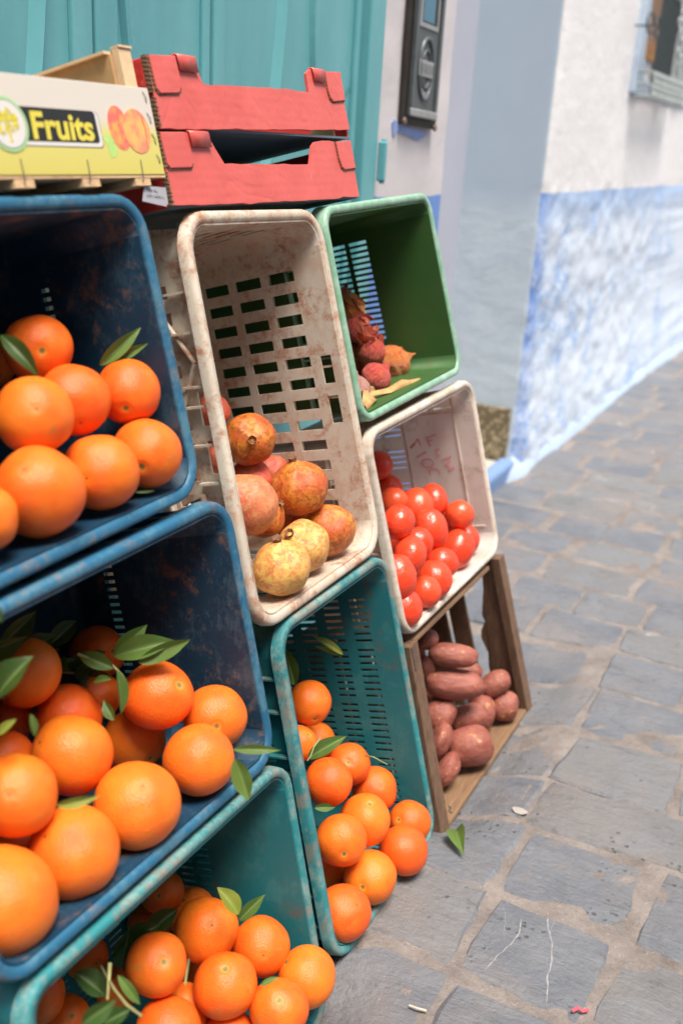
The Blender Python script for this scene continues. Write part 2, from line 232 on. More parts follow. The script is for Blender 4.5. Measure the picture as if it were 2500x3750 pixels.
# ------------------------------------------------------------------ plastic crates
def crate(name, label, quad, depth, m_in, m_rim, holes, r0=.05, rw=.020, taper=.05, skirt=.028, ribs=True, woff=0.0, group='plastic crates stacked on their sides against the wall', ring=True, brace=False, fw=.098, rw1=.098, inner=None):
    BL, BR, TR, TL = [Vector(q) for q in quad]
    L = ((BR - BL).length + (TR - TL).length) / 2; H = ((TL - BL).length + (TR - BR).length) / 2
    def F(u, v, w_):
        a, b = u / L, v / H
        p = BL * (1 - a) * (1 - b) + BR * a * (1 - b) + TR * a * b + TL * (1 - a) * b
        return W3(p.x, p.y, w_ + woff)
    base = (BL + BR) / 2
    T = thing(name, W3(base.x, base.y, woff), label, 'crate', group)
    i0 = rw; rin = max(r0 - rw, .01)
    # hole spec -> fractions
    fh = {0., 1.}; fv = {0., 1.}; wl_ = {.004, depth - .014}
    HS = []
    for (edges, spans, cols) in holes:
        for e in edges:
            ln = (L if e in (0, 2) else H) - 2 * i0 - 2 * rin
            fr = [((a - i0 - rin) / ln, (b - i0 - rin) / ln) for a, b in spans]
            fr = [(max(0.002, a), min(.998, b)) for a, b in fr if b > .01 and a < .99]
            for a, b in fr: (fh if e in (0, 2) else fv).update((a, b))
            HS.append((e, fr, cols))
        if edges != 'base':
            for a, b in cols: wl_.update((a, b))
    def clean(st, eps):
        o_ = []
        for x in sorted(st):
            if not o_ or x - o_[-1] > eps: o_.append(x)
        return o_
    fh, fv = clean(fh, 1e-4), clean(fv, 1e-4); wl_ = clean(wl_, 1e-4)
    for st in (fh, fv):     # fill long gaps so that warped walls stay smooth
        pass
    NA = 6
    def perim(ins, r):
        u0, u1, v0, v1 = ins, L - ins, ins, H - ins
        pts = []; lab = []
        def arc(cx, cy, a0):
            for k in range(1, NA): 
                a = a0 + math.pi / 2 * k / NA; pts.append((cx + r * math.cos(a), cy + r * math.sin(a))); lab.append(None)
            lab[-1] = None
        for i, f in enumerate(fh): pts.append((u0 + r + (u1 - u0 - 2 * r) * f, v0)); lab.append((0, i))
        arc(u1 - r, v0 + r, -math.pi / 2)
        for i, f in enumerate(fv): pts.append((u1, v0 + r + (v1 - v0 - 2 * r) * f)); lab.append((1, i))
        arc(u1 - r, v1 - r, 0)
        for i, f in reversed(list(enumerate(fh))): pts.append((u0 + r + (u1 - u0 - 2 * r) * f, v1)); lab.append((2, i))
        arc(u0 + r, v1 - r, math.pi / 2)
        for i, f in reversed(list(enumerate(fv))): pts.append((u0, v0 + r + (v1 - v0 - 2 * r) * f)); lab.append((3, i))
        arc(u0 + r, v0 + r, math.pi)
        return pts, lab
    # basket walls
    rows = []; ws = wl_ + [depth - .008, depth - .003, depth]
    for wv in ws:
        ins = i0 + taper * wv
        if wv > depth - .0145: q = (wv - (depth - .014)) / .014; ins += .012 * (1 - math.sqrt(max(0, 1 - q * q)))
        pts, lab = perim(ins, max(rin - (ins - i0) * .3, .008)); rows.append((wv, pts))
    n = len(lab); vs = [F(x, y, wv) for wv, pts in rows for x, y in pts]; fs = []
    for ri in range(len(rows) - 1):
        wm = (rows[ri][0] + rows[ri + 1][0]) / 2
        for k in range(n):
            k2 = (k + 1) % n; hole = False
            if lab[k] and lab[k2] and lab[k][0] == lab[k2][0] and ri < len(wl_) - 1:
                e = lab[k][0]; lst = fh if e in (0, 2) else fv
                fm = (lst[lab[k][1]] + lst[lab[k2][1]]) / 2
                for (he, fr, cols) in HS:
                    if he == e and any(a < fm < b for a, b in fr) and any(a < wm < b for a, b in cols): hole = True; break
            if not hole: fs.append((ri * n + k, (ri + 1) * n + k, (ri + 1) * n + k2, ri * n + k2))
    # base with slots
    ins = i0 + taper * depth + .012; rb = .02; pts, lab = rows[-1][1], lab
    nb = len(vs); iu0, iu1, iv0, iv1 = ins + rb, L - ins - rb, ins + rb, H - ins - rb
    for j, b in enumerate(fv):
        for i, a in enumerate(fh): vs.append(F(iu0 + (iu1 - iu0) * a, iv0 + (iv1 - iv0) * b, depth))
    NU = len(fh); g = lambda i, j: nb + j * NU + i
    bh = [h for h in HS if h[0] in (0, 2)]; bv = [h for h in HS if h[0] in (1, 3)]
    for j in range(len(fv) - 1):
        for i in range(NU - 1):
            um, vm = (fh[i] + fh[i + 1]) / 2, (fv[j] + fv[j + 1]) / 2
            uu = um * L
            hv = any(a < vm < b for h in bv for a, b in h[1]) and (uu % .055) < .036 and .08 < um < .92
            if not hv or len(fh) < 4: fs.append((g(i, j), g(i, j + 1), g(i + 1, j + 1), g(i + 1, j)))
    last = (len(rows) - 1) * n
    idx = {l: k for k, l in enumerate(lab) if l}
    for i in range(NU - 1):
        fs.append((last + idx[(0, i)], g(i, 0), g(i + 1, 0), last + idx[(0, i + 1)]))
        fs.append((last + idx[(2, i + 1)], g(i + 1, len(fv) - 1), g(i, len(fv) - 1), last + idx[(2, i)]))
    for j in range(len(fv) - 1):
        fs.append((last + idx[(1, j)], g(NU - 1, j), g(NU - 1, j + 1), last + idx[(1, j + 1)]))
        fs.append((last + idx[(3, j + 1)], g(0, j + 1), g(0, j), last + idx[(3, j)]))
    for a, b, c_ in (((0, NU - 1), (1, 0), (NU - 1, 0)), ((1, len(fv) - 1), (2, NU - 1), (NU - 1, len(fv) - 1)), ((2, 0), (3, len(fv) - 1), (0, len(fv) - 1)), ((3, 0), (0, 0), (0, 0))):
        k = idx[a]; e = idx[b]
        while k != e:
            k2 = (k + 1) % n; fs.append((last + k, g(*c_), last + k2)); k = k2
    bk = obj('basket', vs, fs, m_in, T, smooth=True); solid(bk, .0028, -1)
    for p in bk.data.polygons:
        vi = list(p.vertices)
        if all(v < last for v in vi) and all(lab[v % n] for v in vi) or all(v >= nb for v in vi): p.use_smooth = False
    # rim: closed profile swept round the opening
    prof = [(rw - .0005, .012), (rw - .0002, .005), (rw - .002, .0012), (rw - .006, 0), (.006, -.0006), (.002, .001), (0, .005), (-.001, skirt), (.0022, skirt), (.003, .006), (rw - .003, .0045), (rw - .0035, .012)]
    vs = []
    for ins, wv in prof:
        pts, lab2 = perim(ins, max(r0 - ins, .008)); vs += [F(x, y, wv) for x, y in pts]
    fs = []; m_ = len(prof)
    for a in range(m_):
        for k in range(n):
            k2 = (k + 1) % n; b = (a + 1) % m_
            fs.append((a * n + k, b * n + k, b * n + k2, a * n + k2))
    rm = recalc(obj('rim', vs, fs, m_rim, T, smooth=True)); rm.data.set_sharp_from_angle(angle=R(50))
    # outer ribs under the flange and a second flange ring
    def plate(mb, e, f0, f1, w0, w1, out):
        lw = (L if e in (0, 2) else H)
        def pt(f, o_, wv):
            i_ = i0 + taper * wv - .0025 - o_
            if e == 0: return F(f, i_, wv)
            if e == 2: return F(f, H - i_, wv)
            if e == 1: return F(L - i_, f, wv)
            return F(i_, f, wv)
        P = [pt(f0, 0, w0), pt(f1, 0, w0), pt(f1, 0, w1), pt(f0, 0, w1), pt(f0, out, w0), pt(f1, out, w0), pt(f1, out, w1), pt(f0, out, w1)]
        mb.hexa(P)
    if ribs:
        k = 0
        for e in (1, 3, 0, 2):
            lw = (L if e in (0, 2) else H)
            c = .07
            seq = []
            while c < lw - .06: seq.append(c); c += [.055, .055, .028, .075][k % 4]; k += 1
            for c in seq:
                mb = MB(); plate(mb, e, c, c + .0032, skirt * .4, rw1, .0105); mb.build('rib', m_rim, T)
        if ring:
            for e in (0, 1, 2, 3):
                lw = (L if e in (0, 2) else H); mb = MB(); plate(mb, e, .03, lw - .03, fw, fw + .004, .0125); mb.build('flange', m_rim, T)
    if brace:
        for (a, b) in ((.495, .40), (.30, .40), (.20, .12)):
            mb = MB(); mb.tube([F(.012, a, .09), F(.012, (a + b) / 2, .06), F(.010, b, .03)], .0035); mb.build('brace', m_rim, T)
    return T, F, L, H

def spans(t0, lst): return [(a - t0, b - t0) for a, b in lst]
# slot rows
Wrows = [(1.1 - .0375 * k - .018 - .008, 1.1 - .0375 * k - .008) for k in range(13)]
Trows = []
c = .498
for k in range(36):
    Trows.append((c - .0058, c)); c -= .0135
    if k % 8 == 6: c -= .006
Grows = [(1.115 - .0126 * k - .0068, 1.115 - .0126 * k) for k in range(18)]
Rrows = [(.715 - .0135 * k - .003, .715 - .0135 * k) for k in range(20) if k % 6 not in (3, 4)]
Brows = [(.76 - .0125 * k - .006, .76 - .0125 * k) for k in range(24)]
colT = [(.055, .089), (.110, .145), (.166, .201), (.222, .256)]
# blue crates of oranges (left column)
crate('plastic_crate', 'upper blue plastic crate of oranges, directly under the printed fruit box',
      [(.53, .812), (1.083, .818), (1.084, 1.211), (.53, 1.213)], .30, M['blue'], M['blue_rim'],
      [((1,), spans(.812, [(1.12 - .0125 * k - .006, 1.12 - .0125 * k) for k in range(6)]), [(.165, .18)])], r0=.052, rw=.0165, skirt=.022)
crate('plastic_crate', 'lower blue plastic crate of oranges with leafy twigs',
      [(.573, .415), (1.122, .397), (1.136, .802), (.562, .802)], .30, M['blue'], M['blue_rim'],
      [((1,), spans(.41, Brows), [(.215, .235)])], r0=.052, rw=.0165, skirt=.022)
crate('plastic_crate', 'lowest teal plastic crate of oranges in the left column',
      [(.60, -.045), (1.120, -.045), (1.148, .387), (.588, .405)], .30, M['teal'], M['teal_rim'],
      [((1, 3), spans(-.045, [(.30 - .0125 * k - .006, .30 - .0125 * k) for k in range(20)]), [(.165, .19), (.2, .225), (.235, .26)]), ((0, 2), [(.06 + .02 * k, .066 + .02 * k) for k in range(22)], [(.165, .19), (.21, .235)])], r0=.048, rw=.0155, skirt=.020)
# middle column
crate('plastic_crate', 'rust-stained white crate of pomegranates standing above the tall teal crate',
      [(1.137, .581), (1.562, .580), (1.546, 1.177), (1.157, 1.186)], .30, M['white'], M['white'],
      [((1, 3), spans(.58, Wrows), [(.062, .112), (.128, .178), (.194, .242)]), ((1, 3), spans(.58, [(.891, .940), (.820, .869)]), [(.022, .042)]),
       ((0, 2), [(.07 + .04 * k, .09 + .04 * k) for k in range(7)], [(.062, .112), (.128, .178), (.194, .242)])], r0=.058, rw=.0165, skirt=.016, taper=.045, brace=True, fw=.118, rw1=.060)
crate('plastic_crate', 'tall teal crate of oranges standing on end, right of the lowest teal crate',
      [(1.157, 0), (1.581, -.016), (1.575, .571), (1.181, .577)], .30, M['teal'], M['teal_rim'],
      [((1, 3), spans(0, Trows), colT), ((0, 2), [(.06 + .0135 * k, .066 + .0135 * k) for k in range(22)], colT)], r0=.055, rw=.0155, skirt=.018, taper=.05)
# right column
def greenrim():
    m = NT('pale_green_rim_plastic'); c = m.coord(); n1 = m.noise(c, 30, 5, .7)
    m.p(Base_Color=m.mix(m.ramp(n1, (.4, 0), (.68, 1)), (.19, .38, .25), (.36, .52, .42)), Roughness=.38)
    wv = m.n('TexWave', {'Vector': c, 'Scale': 11.0, 'Distortion': .4}, wave_type='BANDS', bands_direction='Y').outputs['Fac']
    m.bump(m.ramp(wv, (.0, 0), (.06, 1)), .7, .0015); return m.m
M['green_rim'] = greenrim()
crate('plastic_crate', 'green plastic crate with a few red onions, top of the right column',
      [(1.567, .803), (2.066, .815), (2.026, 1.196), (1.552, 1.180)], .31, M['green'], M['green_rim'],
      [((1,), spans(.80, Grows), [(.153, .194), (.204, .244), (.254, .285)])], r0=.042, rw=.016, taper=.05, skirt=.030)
TW, TWF, TWL, TWH = crate('plastic_crate', 'cream plastic crate of tomatoes with pink handwriting inside',
      [(1.590, .385), (2.131, .386), (2.111, .797), (1.572, .790)], .30, M['tomato_white'], M['tomato_rim'],
      [((1, 3), spans(.385, Rrows), [(.185, .226), (.236, .276)]), ((1, 3), spans(.385, [(.7485, .7515), (.735, .738)]), [(.056, .098), (.112, .17)]), ((0, 2), [(.06 + .0126 * k, .064 + .0126 * k) for k in range(30)], [(.12, .17), (.185, .226)])], r0=.05, rw=.0155, skirt=.018, taper=.05)
# raised mouldings and the handwriting on the inside of the tomato crate's right wall
def twr(w_, v, off): return TWF(TWL - .0155 - .05 * w_ - off - .0030, v - .385, w_)
for (w0, w1, v0, v1) in ((.175, .180, .42, .78), (.049, .054, .42, .78), (.180, .056, .722, .726), (.020, .05, .450, .455), (.104, .108, .726, .78)):
    mb = MB(); mb.hexa([twr(w0, v0, .0), twr(w1, v0, .0), twr(w1, v1, .0), twr(w0, v1, .0), twr(w0, v0, .0028), twr(w1, v0, .0028), twr(w1, v1, .0028), twr(w0, v1, .0028)])
    bevel(mb.build('moulding', M['tomato_rim'], TW), .0012)
M['ink'] = simple('faded_pink_marker', (.72, .33, .36), .6, .2, 60)
M['ink_red'] = simple('red_marker', (.55, .10, .07), .6, .2, 60)
def stroke(pts, m_, wd=.0016):
    mb = MB()
    for a, b in zip(pts[:-1], pts[1:]):
        d = Vector((b[0] - a[0], b[1] - a[1])); d = d / max(d.length, 1e-6); nx, ny = -d.y * wd, d.x * wd
        q = [(a[0] + nx, a[1] + ny), (b[0] + nx, b[1] + ny), (b[0] - nx, b[1] - ny), (a[0] - nx, a[1] - ny)]
        q = [(x, y) for x, y in q]
        mb.add([twr(x, y, .0010) for x, y in q] + [twr(x, y, .0014) for x, y in q], [(0, 1, 2, 3), (7, 6, 5, 4), (0, 1, 5, 4), (1, 2, 6, 5), (2, 3, 7, 6), (3, 0, 4, 7)])
    return mb.build('handwriting', m_, TW)
def px2(x, y): return (.128 - (x - 700) * .000151 - (y - 900) * .00003, .632 - (y - 900) * .000132 + (x - 700) * .00001)
def ell(cx, cy, rx, ry, a0=0, a1=360, n=14): return [px2(cx + rx * math.cos(R(a0 + (a1 - a0) * k / n)), cy + ry * math.sin(R(a0 + (a1 - a0) * k / n))) for k in range(n + 1)]
stroke([px2(*p) for p in [(465, 750), (565, 680)]], M['ink_red'], .0022)
for pts in ([(565, 680), (635, 610), (645, 740)], [(505, 930), (690, 860)], [(945, 590), (780, 620), (790, 780)], [(785, 680), (860, 670)], [(905, 850), (840, 860), (840, 970), (880, 960)], [(1045, 1010), (870, 1050)], [(1010, 1080), (905, 1130), (960, 1180), (920, 1240), (1030, 1200)]):
    stroke([px2(*p) for p in pts], M['ink'], .0018)
stroke(ell(640, 1060, 95, 75), M['ink'], .0018); stroke(ell(690, 1235, 85, 70, 150, 400), M['ink'], .0018)

# ------------------------------------------------------------------ wooden crate of potatoes
def wcrate():
    s0, s1, t0, t1 = 1.600, 2.155, -.040, .372
    T = thing('wooden_crate', W3((s0 + s1) / 2, t0, 0), 'worn brown wooden crate of potatoes under the tomato crate', 'crate')
    def board(nm, a, b, m_, top=None, jag=None):
        mb = MB(); mb.box(a, b, lambda s, t, w_: W3(s - .045 * max(0, (t - 0) / .4) * (1 if s > 1.9 else .0), t, w_)); o = mb.build(nm, m_, T)
        bevel(o, .002); return o
    # front posts
    board('corner_post', (s1 - .004, t0 - .002, 0), (s1 + .034, t1, .022), M['wood_v'])
    board('corner_post', (s0 - .005, t0 - .004, 0), (s0 + .034, t1, .022), M['wood_v'])
    board('corner_post', (s1 - .004, t0, .255), (s1 + .030, t1, .285), M['wood_v'])
    board('corner_post', (s0, t0, .255), (s0 + .030, t1, .285), M['wood_v'])
    # right end: upright boards with gaps, the first one broken
    out = [(.024, t0), (.024, t1), (.048, t1), (.058, .29), (.068, .25), (.074, .222), (.070, .205), (.084, .182), (.088, .16), (.078, .12), (.084, .08), (.080, t0)]
    mb = MB(); mb.poly(out, lambda w_, t: W3(s1 + .006 - .045 * max(0, t / .4), t, w_), lambda w_, t: W3(s1 + .016 - .045 * max(0, t / .4), t, w_)); mb.build('broken_board', M['wood_v'], T)
    board('end_board', (s1 + .006, t0, .112), (s1 + .016, t1, .158), M['wood_v'])
    board('end_board', (s1 + .006, t0, .168), (s1 + .016, t1, .235), M['wood_v'])
    for a, b in ((.024, .09), (.098, .16), (.168, .24)): board('end_board', (s0 + .010, t0, a), (s0 + .020, t1, b), M['wood_v'])
    # floor and roof and back boards
    for a, b in ((.002, .088), (.092, .18), (.184, .27)): board('bottom_board', (s0 + .036, t0 + .004, a), (s1 - .006, t0 + .014, b), M['wood_h'])
    for a, b in ((.01, .09), (.10, .18), (.19, .27)): board('top_board', (s0 + .036, t1 - .012, a), (s1 - .045, t1 - .002, b), M['wood_h'])
    for a in (.02, .12, .22, .32): board('back_board', (s0 + .01, a - .03, .286), (s1, a + .04, .294), M['wood_h'])
    mb = MB(); mb.tube([W3(s0 + .036, .0, -.003), W3(s0 + .042, .006, -.006), W3(s0 + .038, .014, -.004), W3(s0 + .030, .006, -.007), W3(s0 + .04, -.004, -.006)], .0012)
    mb.build('wire_tie', simple('rusty_wire', (.12, .10, .09), .6, .3, 90, metal=.6), T)
    mb = MB(); mb.box((s0 + .0, t1 - .05, -.002), (s0 + .012, t1 - .005, .0), W3); mb.build('metal_bracket', simple('rusty_bracket', (.16, .11, .09), .6, .3, 90, metal=.5), T)
wcrate()

# ------------------------------------------------------------------ fruit meshes
def ball(name, fn, mat, nu=40, nv=26):
    vs = []; fs = []
    for j in range(nv + 1):
        th = math.pi * j / nv
        for i in range(nu):
            ph = 2 * math.pi * i / nu
            d = Vector((math.sin(th) * math.cos(ph), math.sin(th) * math.sin(ph), math.cos(th)))
            vs.append(fn(d, th, ph))
    for j in range(nv):
        for i in range(nu):
            i2 = (i + 1) % nu; fs.append((j * nu + i, (j + 1) * nu + i, (j + 1) * nu + i2, j * nu + i2))
    me = bpy.data.meshes.new(name); me.from_pydata([tuple(v) for v in vs], [], fs); me.materials.append(mat)
    bm = bmesh.new(); bm.from_mesh(me); bmesh.ops.remove_doubles(bm, verts=bm.verts, dist=1e-4); bmesh.ops.recalc_face_normals(bm, faces=bm.faces); bm.to_mesh(me); bm.free()
    for p in me.polygons: p.use_smooth = True
    return me
def orange_fn(seed, sq=1.0, lump=.055):
    off = Vector((seed * 3.7, seed * 1.3, seed * 2.1))
    def fn(d, th, ph):
        r = 1 + lump * noise.noise(d * 1.1 + off) + .008 * noise.noise(d * 4 + off)
        r -= .07 * math.exp(-(th / .16) ** 2) + .035 * math.exp(-((math.pi - th) / .09) ** 2)
        v = d * r; v.z *= sq; return v
    return fn
OM = [ball('orange', orange_fn(i, q), M['orange'], 48, 32) for i, q in enumerate((1.0, .965, 1.04, .985))]
def inst(me, name, pos, sc, axis, label, cat, group, spin=None):
    o = bpy.data.objects.new(name, me); SC.collection.objects.link(o)
    o.location = pos; o.scale = sc if hasattr(sc, '__len__') else (sc, sc, sc)
    o.rotation_mode = 'QUATERNION'
    q = Vector(axis).to_track_quat('Z', 'Y') @ Quaternion((0, 0, 1), spin if spin is not None else random.uniform(0, 6.28))
    o.rotation_quaternion = q
    return tag(o, label, cat, group)
CAMP = Vector((0, 0, 1.25))
def axis_towards(pos, spread=.8, flip=.3):
    d = (CAMP - Vector(pos)).normalized()
    a = (d + Vector([random.gauss(0, spread) for _ in range(3)])).normalized()
    return -a if random.random() < flip else a
UP = 'the upper blue crate'; MD = 'the lower blue crate'; LO = 'the lowest teal crate'; TE = 'the tall teal crate'
LAB = {
 'B1': [f'topmost orange of the heap in {UP}, beside a curved green leaf', f'small orange with a raised navel at the left edge of {UP}', f'orange in {UP} just below and right of the topmost one',
        f'orange directly below the pointed leaves in {UP}', f'big matt orange above the largest front one in {UP}', f'largest orange in the front row of {UP}', f'front-row orange between the largest and the rightmost in {UP}',
        f'rightmost orange in {UP}, in the corner with a star-shaped navel', f'orange cut off by the left photo edge, front row of {UP}'],
 'B2': [f'shaded orange half covered by a dark round leaf in {MD}', f'orange with a brown star-shaped scar in {MD}', f'orange just below the leafy twig in {MD}', f'rightmost orange resting in the corner of {MD}', f'orange with a round navel ring next to the overhanging leaves of {MD}',
        f'plain orange in the centre of {MD}, below the twig', f'large orange with a deep dimple in {MD}, left of the centre one', f'large yellowish orange with a dark dimple in the front row of {MD}', f'orange with a grey scuff at the left edge of {MD}',
        f'large front-row orange of {MD} with a dimple low on its face', f'biggest nearest orange cut off by the left photo edge in {MD}', f'half hidden orange behind the two left ones in {MD}', f'deeply shaded orange behind the leafy twig in {MD}', f'dark red-orange fruit glimpsed under the leafy twig in {MD}',
        f'shaded orange under the orange with the dark round leaf in {MD}', f'orange mostly hidden behind the biggest nearest orange in {MD}'],
 'T1': [f'tall egg-shaped orange in {LO}, left of the others in full light', f'highest lit orange in {LO}, just under two upright leaves', f'orange right of the highest lit one in {LO}', f'orange in the centre of the heap in {LO}', f'rightmost orange leaning on the rim of {LO}',
        f'orange with a brown navel at the bottom right of {LO}', f'orange peeping out between two others near the photo bottom in {LO}', f'orange at the photo bottom edge left of centre in {LO}', f'orange barely rising over the photo bottom edge in {LO}', f'dark orange just under the blue rim, deep in {LO}',
        f'orange half hidden behind the highest lit one in {LO}', f'orange wedged behind the egg-shaped and the central ones in {LO}', f'shaded orange nearest the left rim of {LO}', f'shaded orange in the bottom left corner of {LO}', f'dark orange deep in {LO} above the leaves on the left',
        f'orange seen between light twigs in {LO}', f'dark orange far back in {LO}, above the egg-shaped one'],
 'T2': [f'dusty speckled orange on top of the heap in {TE}', f'orange behind the leaf in {TE}, right one of two', f'orange behind the rim and the leaf in {TE}, left one of two', f'small mandarin-like orange with a rough neck in {TE}', f'orange with a grey bruise at the left of {TE}', f'orange with a navel right of the bruised one in {TE}',
        f'orange with a green-brown navel in the middle of {TE}', f'orange with a yellow navel against the left rim of {TE}', f'orange furthest right in {TE}, against the slotted wall', f'orange with grey scratches by the lower right corner of {TE}', f'orange above the lowest one in {TE}', f'lowest orange in {TE}, in the bottom corner',
        f'orange sliver behind the left rim of {TE}'],
}
GR = {'B1': 'oranges in the upper blue crate', 'B2': 'oranges in the middle blue crate', 'T1': 'oranges in the lowest teal crate', 'T2': 'oranges in the tall teal crate'}
for key in ('B1', 'B2', 'T1', 'T2'):
    for i, (x, y, z, r) in enumerate(DATA[key][:len(LAB[key])]):
        inst(OM[(i * 7 + len(key) + ord(key[1])) % 4], 'orange', (x, y, z), r, axis_towards((x, y, z), .45, .28), LAB[key][i], 'orange', GR[key])

# tomatoes
def tomato_mat():
    m = NT('tomato_skin'); c = m.coord(); rnd = m.n('ObjectInfo').outputs['Random']; n1 = m.noise(c, 1.2, 3)
    sep = m.n('SeparateXYZ', {'Vector': c})
    col = m.mix(m.math('ADD', rnd, m.math('SUBTRACT', n1, .6)), (.76, .055, .018), (.82, .10, .030))
    rr = m.math('SQRT', m.math('ADD', m.math('POWER', sep.outputs[0], 2.0), m.math('POWER', sep.outputs[1], 2.0)))
    col = m.mix(m.math('MULTIPLY', m.ramp(rr, (.06, .9), (.14, 0)), m.math('GREATER_THAN', sep.outputs[2], 0.)), col, (.12, .12, .02))
    m.p(Base_Color=col, Roughness=.32, Subsurface_Weight=.12, Subsurface_Radius=(.5, .1, .05), Subsurface_Scale=.1, Coat_Weight=.12, Coat_Roughness=.15); m.bump(m.noise(c, 3, 2), .1, .05); return m.m
M['tomato'] = tomato_mat()
def tom_fn(seed, el):
    off = Vector((seed, seed * 2, 0))
    def fn(d, th, ph):
        r = 1 + .04 * noise.noise(d * 1.3 + off) - .12 * math.exp(-(th / .25) ** 2) + .012 * math.cos(5 * ph) * math.sin(th)
        v = d * r; v.z *= el; return v
    return fn
TM = [ball('tomato', tom_fn(i * 1.7, e), M['tomato'], 32, 20) for i, e in enumerate((1.05, 1.18, 1.28))]
TL_ = ['shaded tomato highest at the back left of the heap', 'tomato half hidden second from the top at the back left', 'small sliver of a tomato by the left rim at the back', 'dull tomato below the two back left ones', 'round tomato at the top of the lit heap', 'tomato just behind and right of the top round one', 'tomato at the far right end of the back row',
       'large round tomato at the left, under the top round one', 'tomato with a long highlight in the middle of the heap', 'tomato partly hidden behind the middle one', 'half hidden tomato furthest right, behind a long one', 'long tomato with a bright streak near the right end', 'oval tomato with tiny black specks in the centre', 'small tomato sliver at the left rim, mid height',
       'oval tomato directly below the specked one', 'tomato in the second row from the front lip, right side', 'biggest oval tomato near the front lip', 'big tomato cut by the left rim near the bottom', 'tomato second from the bottom of the heap', 'lowest tomato in the bottom left corner', 'dark tomato sliver at the left rim under the back ones']
for i, (x, y, z, r) in enumerate(DATA['TW']):
    ax = Vector((random.gauss(-.3, .35), random.gauss(.3, .3), random.gauss(.75, .25)))
    inst(TM[i % 3], 'tomato', (x, y, z), (r * 1.03, r * 1.03, r * .98), ax, TL_[i] + ' in the cream crate', 'tomato', 'tomatoes in the cream crate')

# pomegranates
def pom_mat(name, a, b, c3):
    m = NT(name); c = m.coord()
    n1 = m.noise(c, 1.6, 4, .6); n2 = m.noise(c, 5, 7, .75, .6); n3 = m.noise(m.mapping(c, (2.2, 1, 1)), 9, 7, .8, 1.0)
    col = m.mix(m.ramp(n1, (.38, 0), (.62, 1)), a, b)
    col = m.mix(m.ramp(n2, (.46, 0), (.58, .85)), col, c3)
    col = m.mix(m.ramp(n3, (.585, 0), (.62, .9)), col, (.13, .045, .018))
    m.p(Base_Color=col, Roughness=.36, Subsurface_Weight=.05, Subsurface_Radius=(.3, .1, .05), Subsurface_Scale=.1); m.bump(m.math('ADD', n2, n3), .25, .03); return m.m
PM = [pom_mat('yellow_pomegranate_skin', (.76, .50, .13), (.74, .38, .10), (.62, .17, .06)), pom_mat('red_pomegranate_skin', (.60, .075, .045), (.62, .17, .09), (.50, .10, .05)), pom_mat('brown_orange_pomegranate_skin', (.72, .27, .04), (.62, .12, .03), (.33, .07, .018)), pom_mat('pink_pomegranate_skin', (.66, .20, .085), (.60, .12, .06), (.66, .30, .12))]
def pom_fn(seed):
    off = Vector((seed * 2.3, seed, 1))
    def fn(d, th, ph):
        r = 1 + .05 * noise.noise(d * 1.2 + off) + .022 * math.cos(6 * ph + seed) * math.sin(th) ** 2 - .05 * math.exp(-((math.pi - th) / .2) ** 2)
        r += .10 * math.exp(-(th / .22) ** 2)
        v = d * r; v.z *= .93; return v
    return fn
PMesh = [[ball('pomegranate', pom_fn(s * 1.9 + k), PM[k], 44, 28) for s in range(2)] for k in range(4)]
def crown_mesh(k):
    mb = MB(); n = 24; prof = [(.20, .90), (.17, 1.02), (.165, 1.12), (.19, 1.20), (.215, 1.26)]; vs = []
    for j, (r, z) in enumerate(prof + [(.17, 1.2), (.12, 1.08), (.02, 1.03)]):
        for i in range(n):
            a = 2 * math.pi * i / n; tooth = .06 * abs(math.sin(3 * a)) if j in (3, 4) else 0
            vs.append(Vector((r * math.cos(a), r * math.sin(a), z - (tooth if j == 4 else tooth * .4))))
    fs = [(j * n + i, j * n + (i + 1) % n, (j + 1) * n + (i + 1) % n, (j + 1) * n + i) for j in range(7) for i in range(n)]
    me = bpy.data.meshes.new('crown'); me.from_pydata([tuple(v) for v in vs], [], fs); me.materials.append(M['crown'])
    for p in me.polygons: p.use_smooth = True
    return me
M['crown'] = simple('dried_pomegranate_crown', (.22, .10, .045), .75, .4, 6, .4, .03)
CRM = crown_mesh(0)
# kind, crown axis (towards camera = c, else vector), label
PI = [(2, (.55, -.75, .25), 'topmost yellow-brown pomegranate with a dark open crown facing front'), (2, (-.25, -.1, 1.0), 'brown cracked pomegranate with peeling skin patch below the topmost one'), (2, (-.55, -.25, .8), 'red and yellow pomegranate with black scratches, rightmost by the front lip'),
      (0, (-.15, -.75, .75), 'yellow pomegranate with a black crown between the two front ones'), (0, (-.1, -.15, 1.0), 'big yellow pomegranate at the lowest front corner'), (3, (-.3, .9, .2), 'large pink dusty pomegranate behind the left rim'), (1, (.0, .8, -.4), 'red pomegranate directly under the topmost one'),
      (1, (-.4, .8, .1), 'red pomegranate peeping out behind the topmost one'), (2, (.6, .1, .55), 'orange pomegranate squeezed between the pink and the yellow ones'), (2, (0, .9, -.3), 'dark pomegranate in the gap under the brown cracked one'), (1, (0, .9, 0), 'red pomegranate seen through the lower side slot'), (1, (0, .9, .2), 'reddish pomegranate seen through the upper side slot')]
for i, (x, y, z, r) in enumerate(DATA['W']):
    k, ax, lb = PI[i]
    o = inst(PMesh[k][i % 2], 'pomegranate', (x, y, z), r * 1.05, ax, lb + ' in the white crate', 'pomegranate', 'pomegranates in the white crate')
    cr = bpy.data.objects.new('crown', CRM); SC.collection.objects.link(cr); cr.parent = o; cr.scale = (.8, .8, .92)

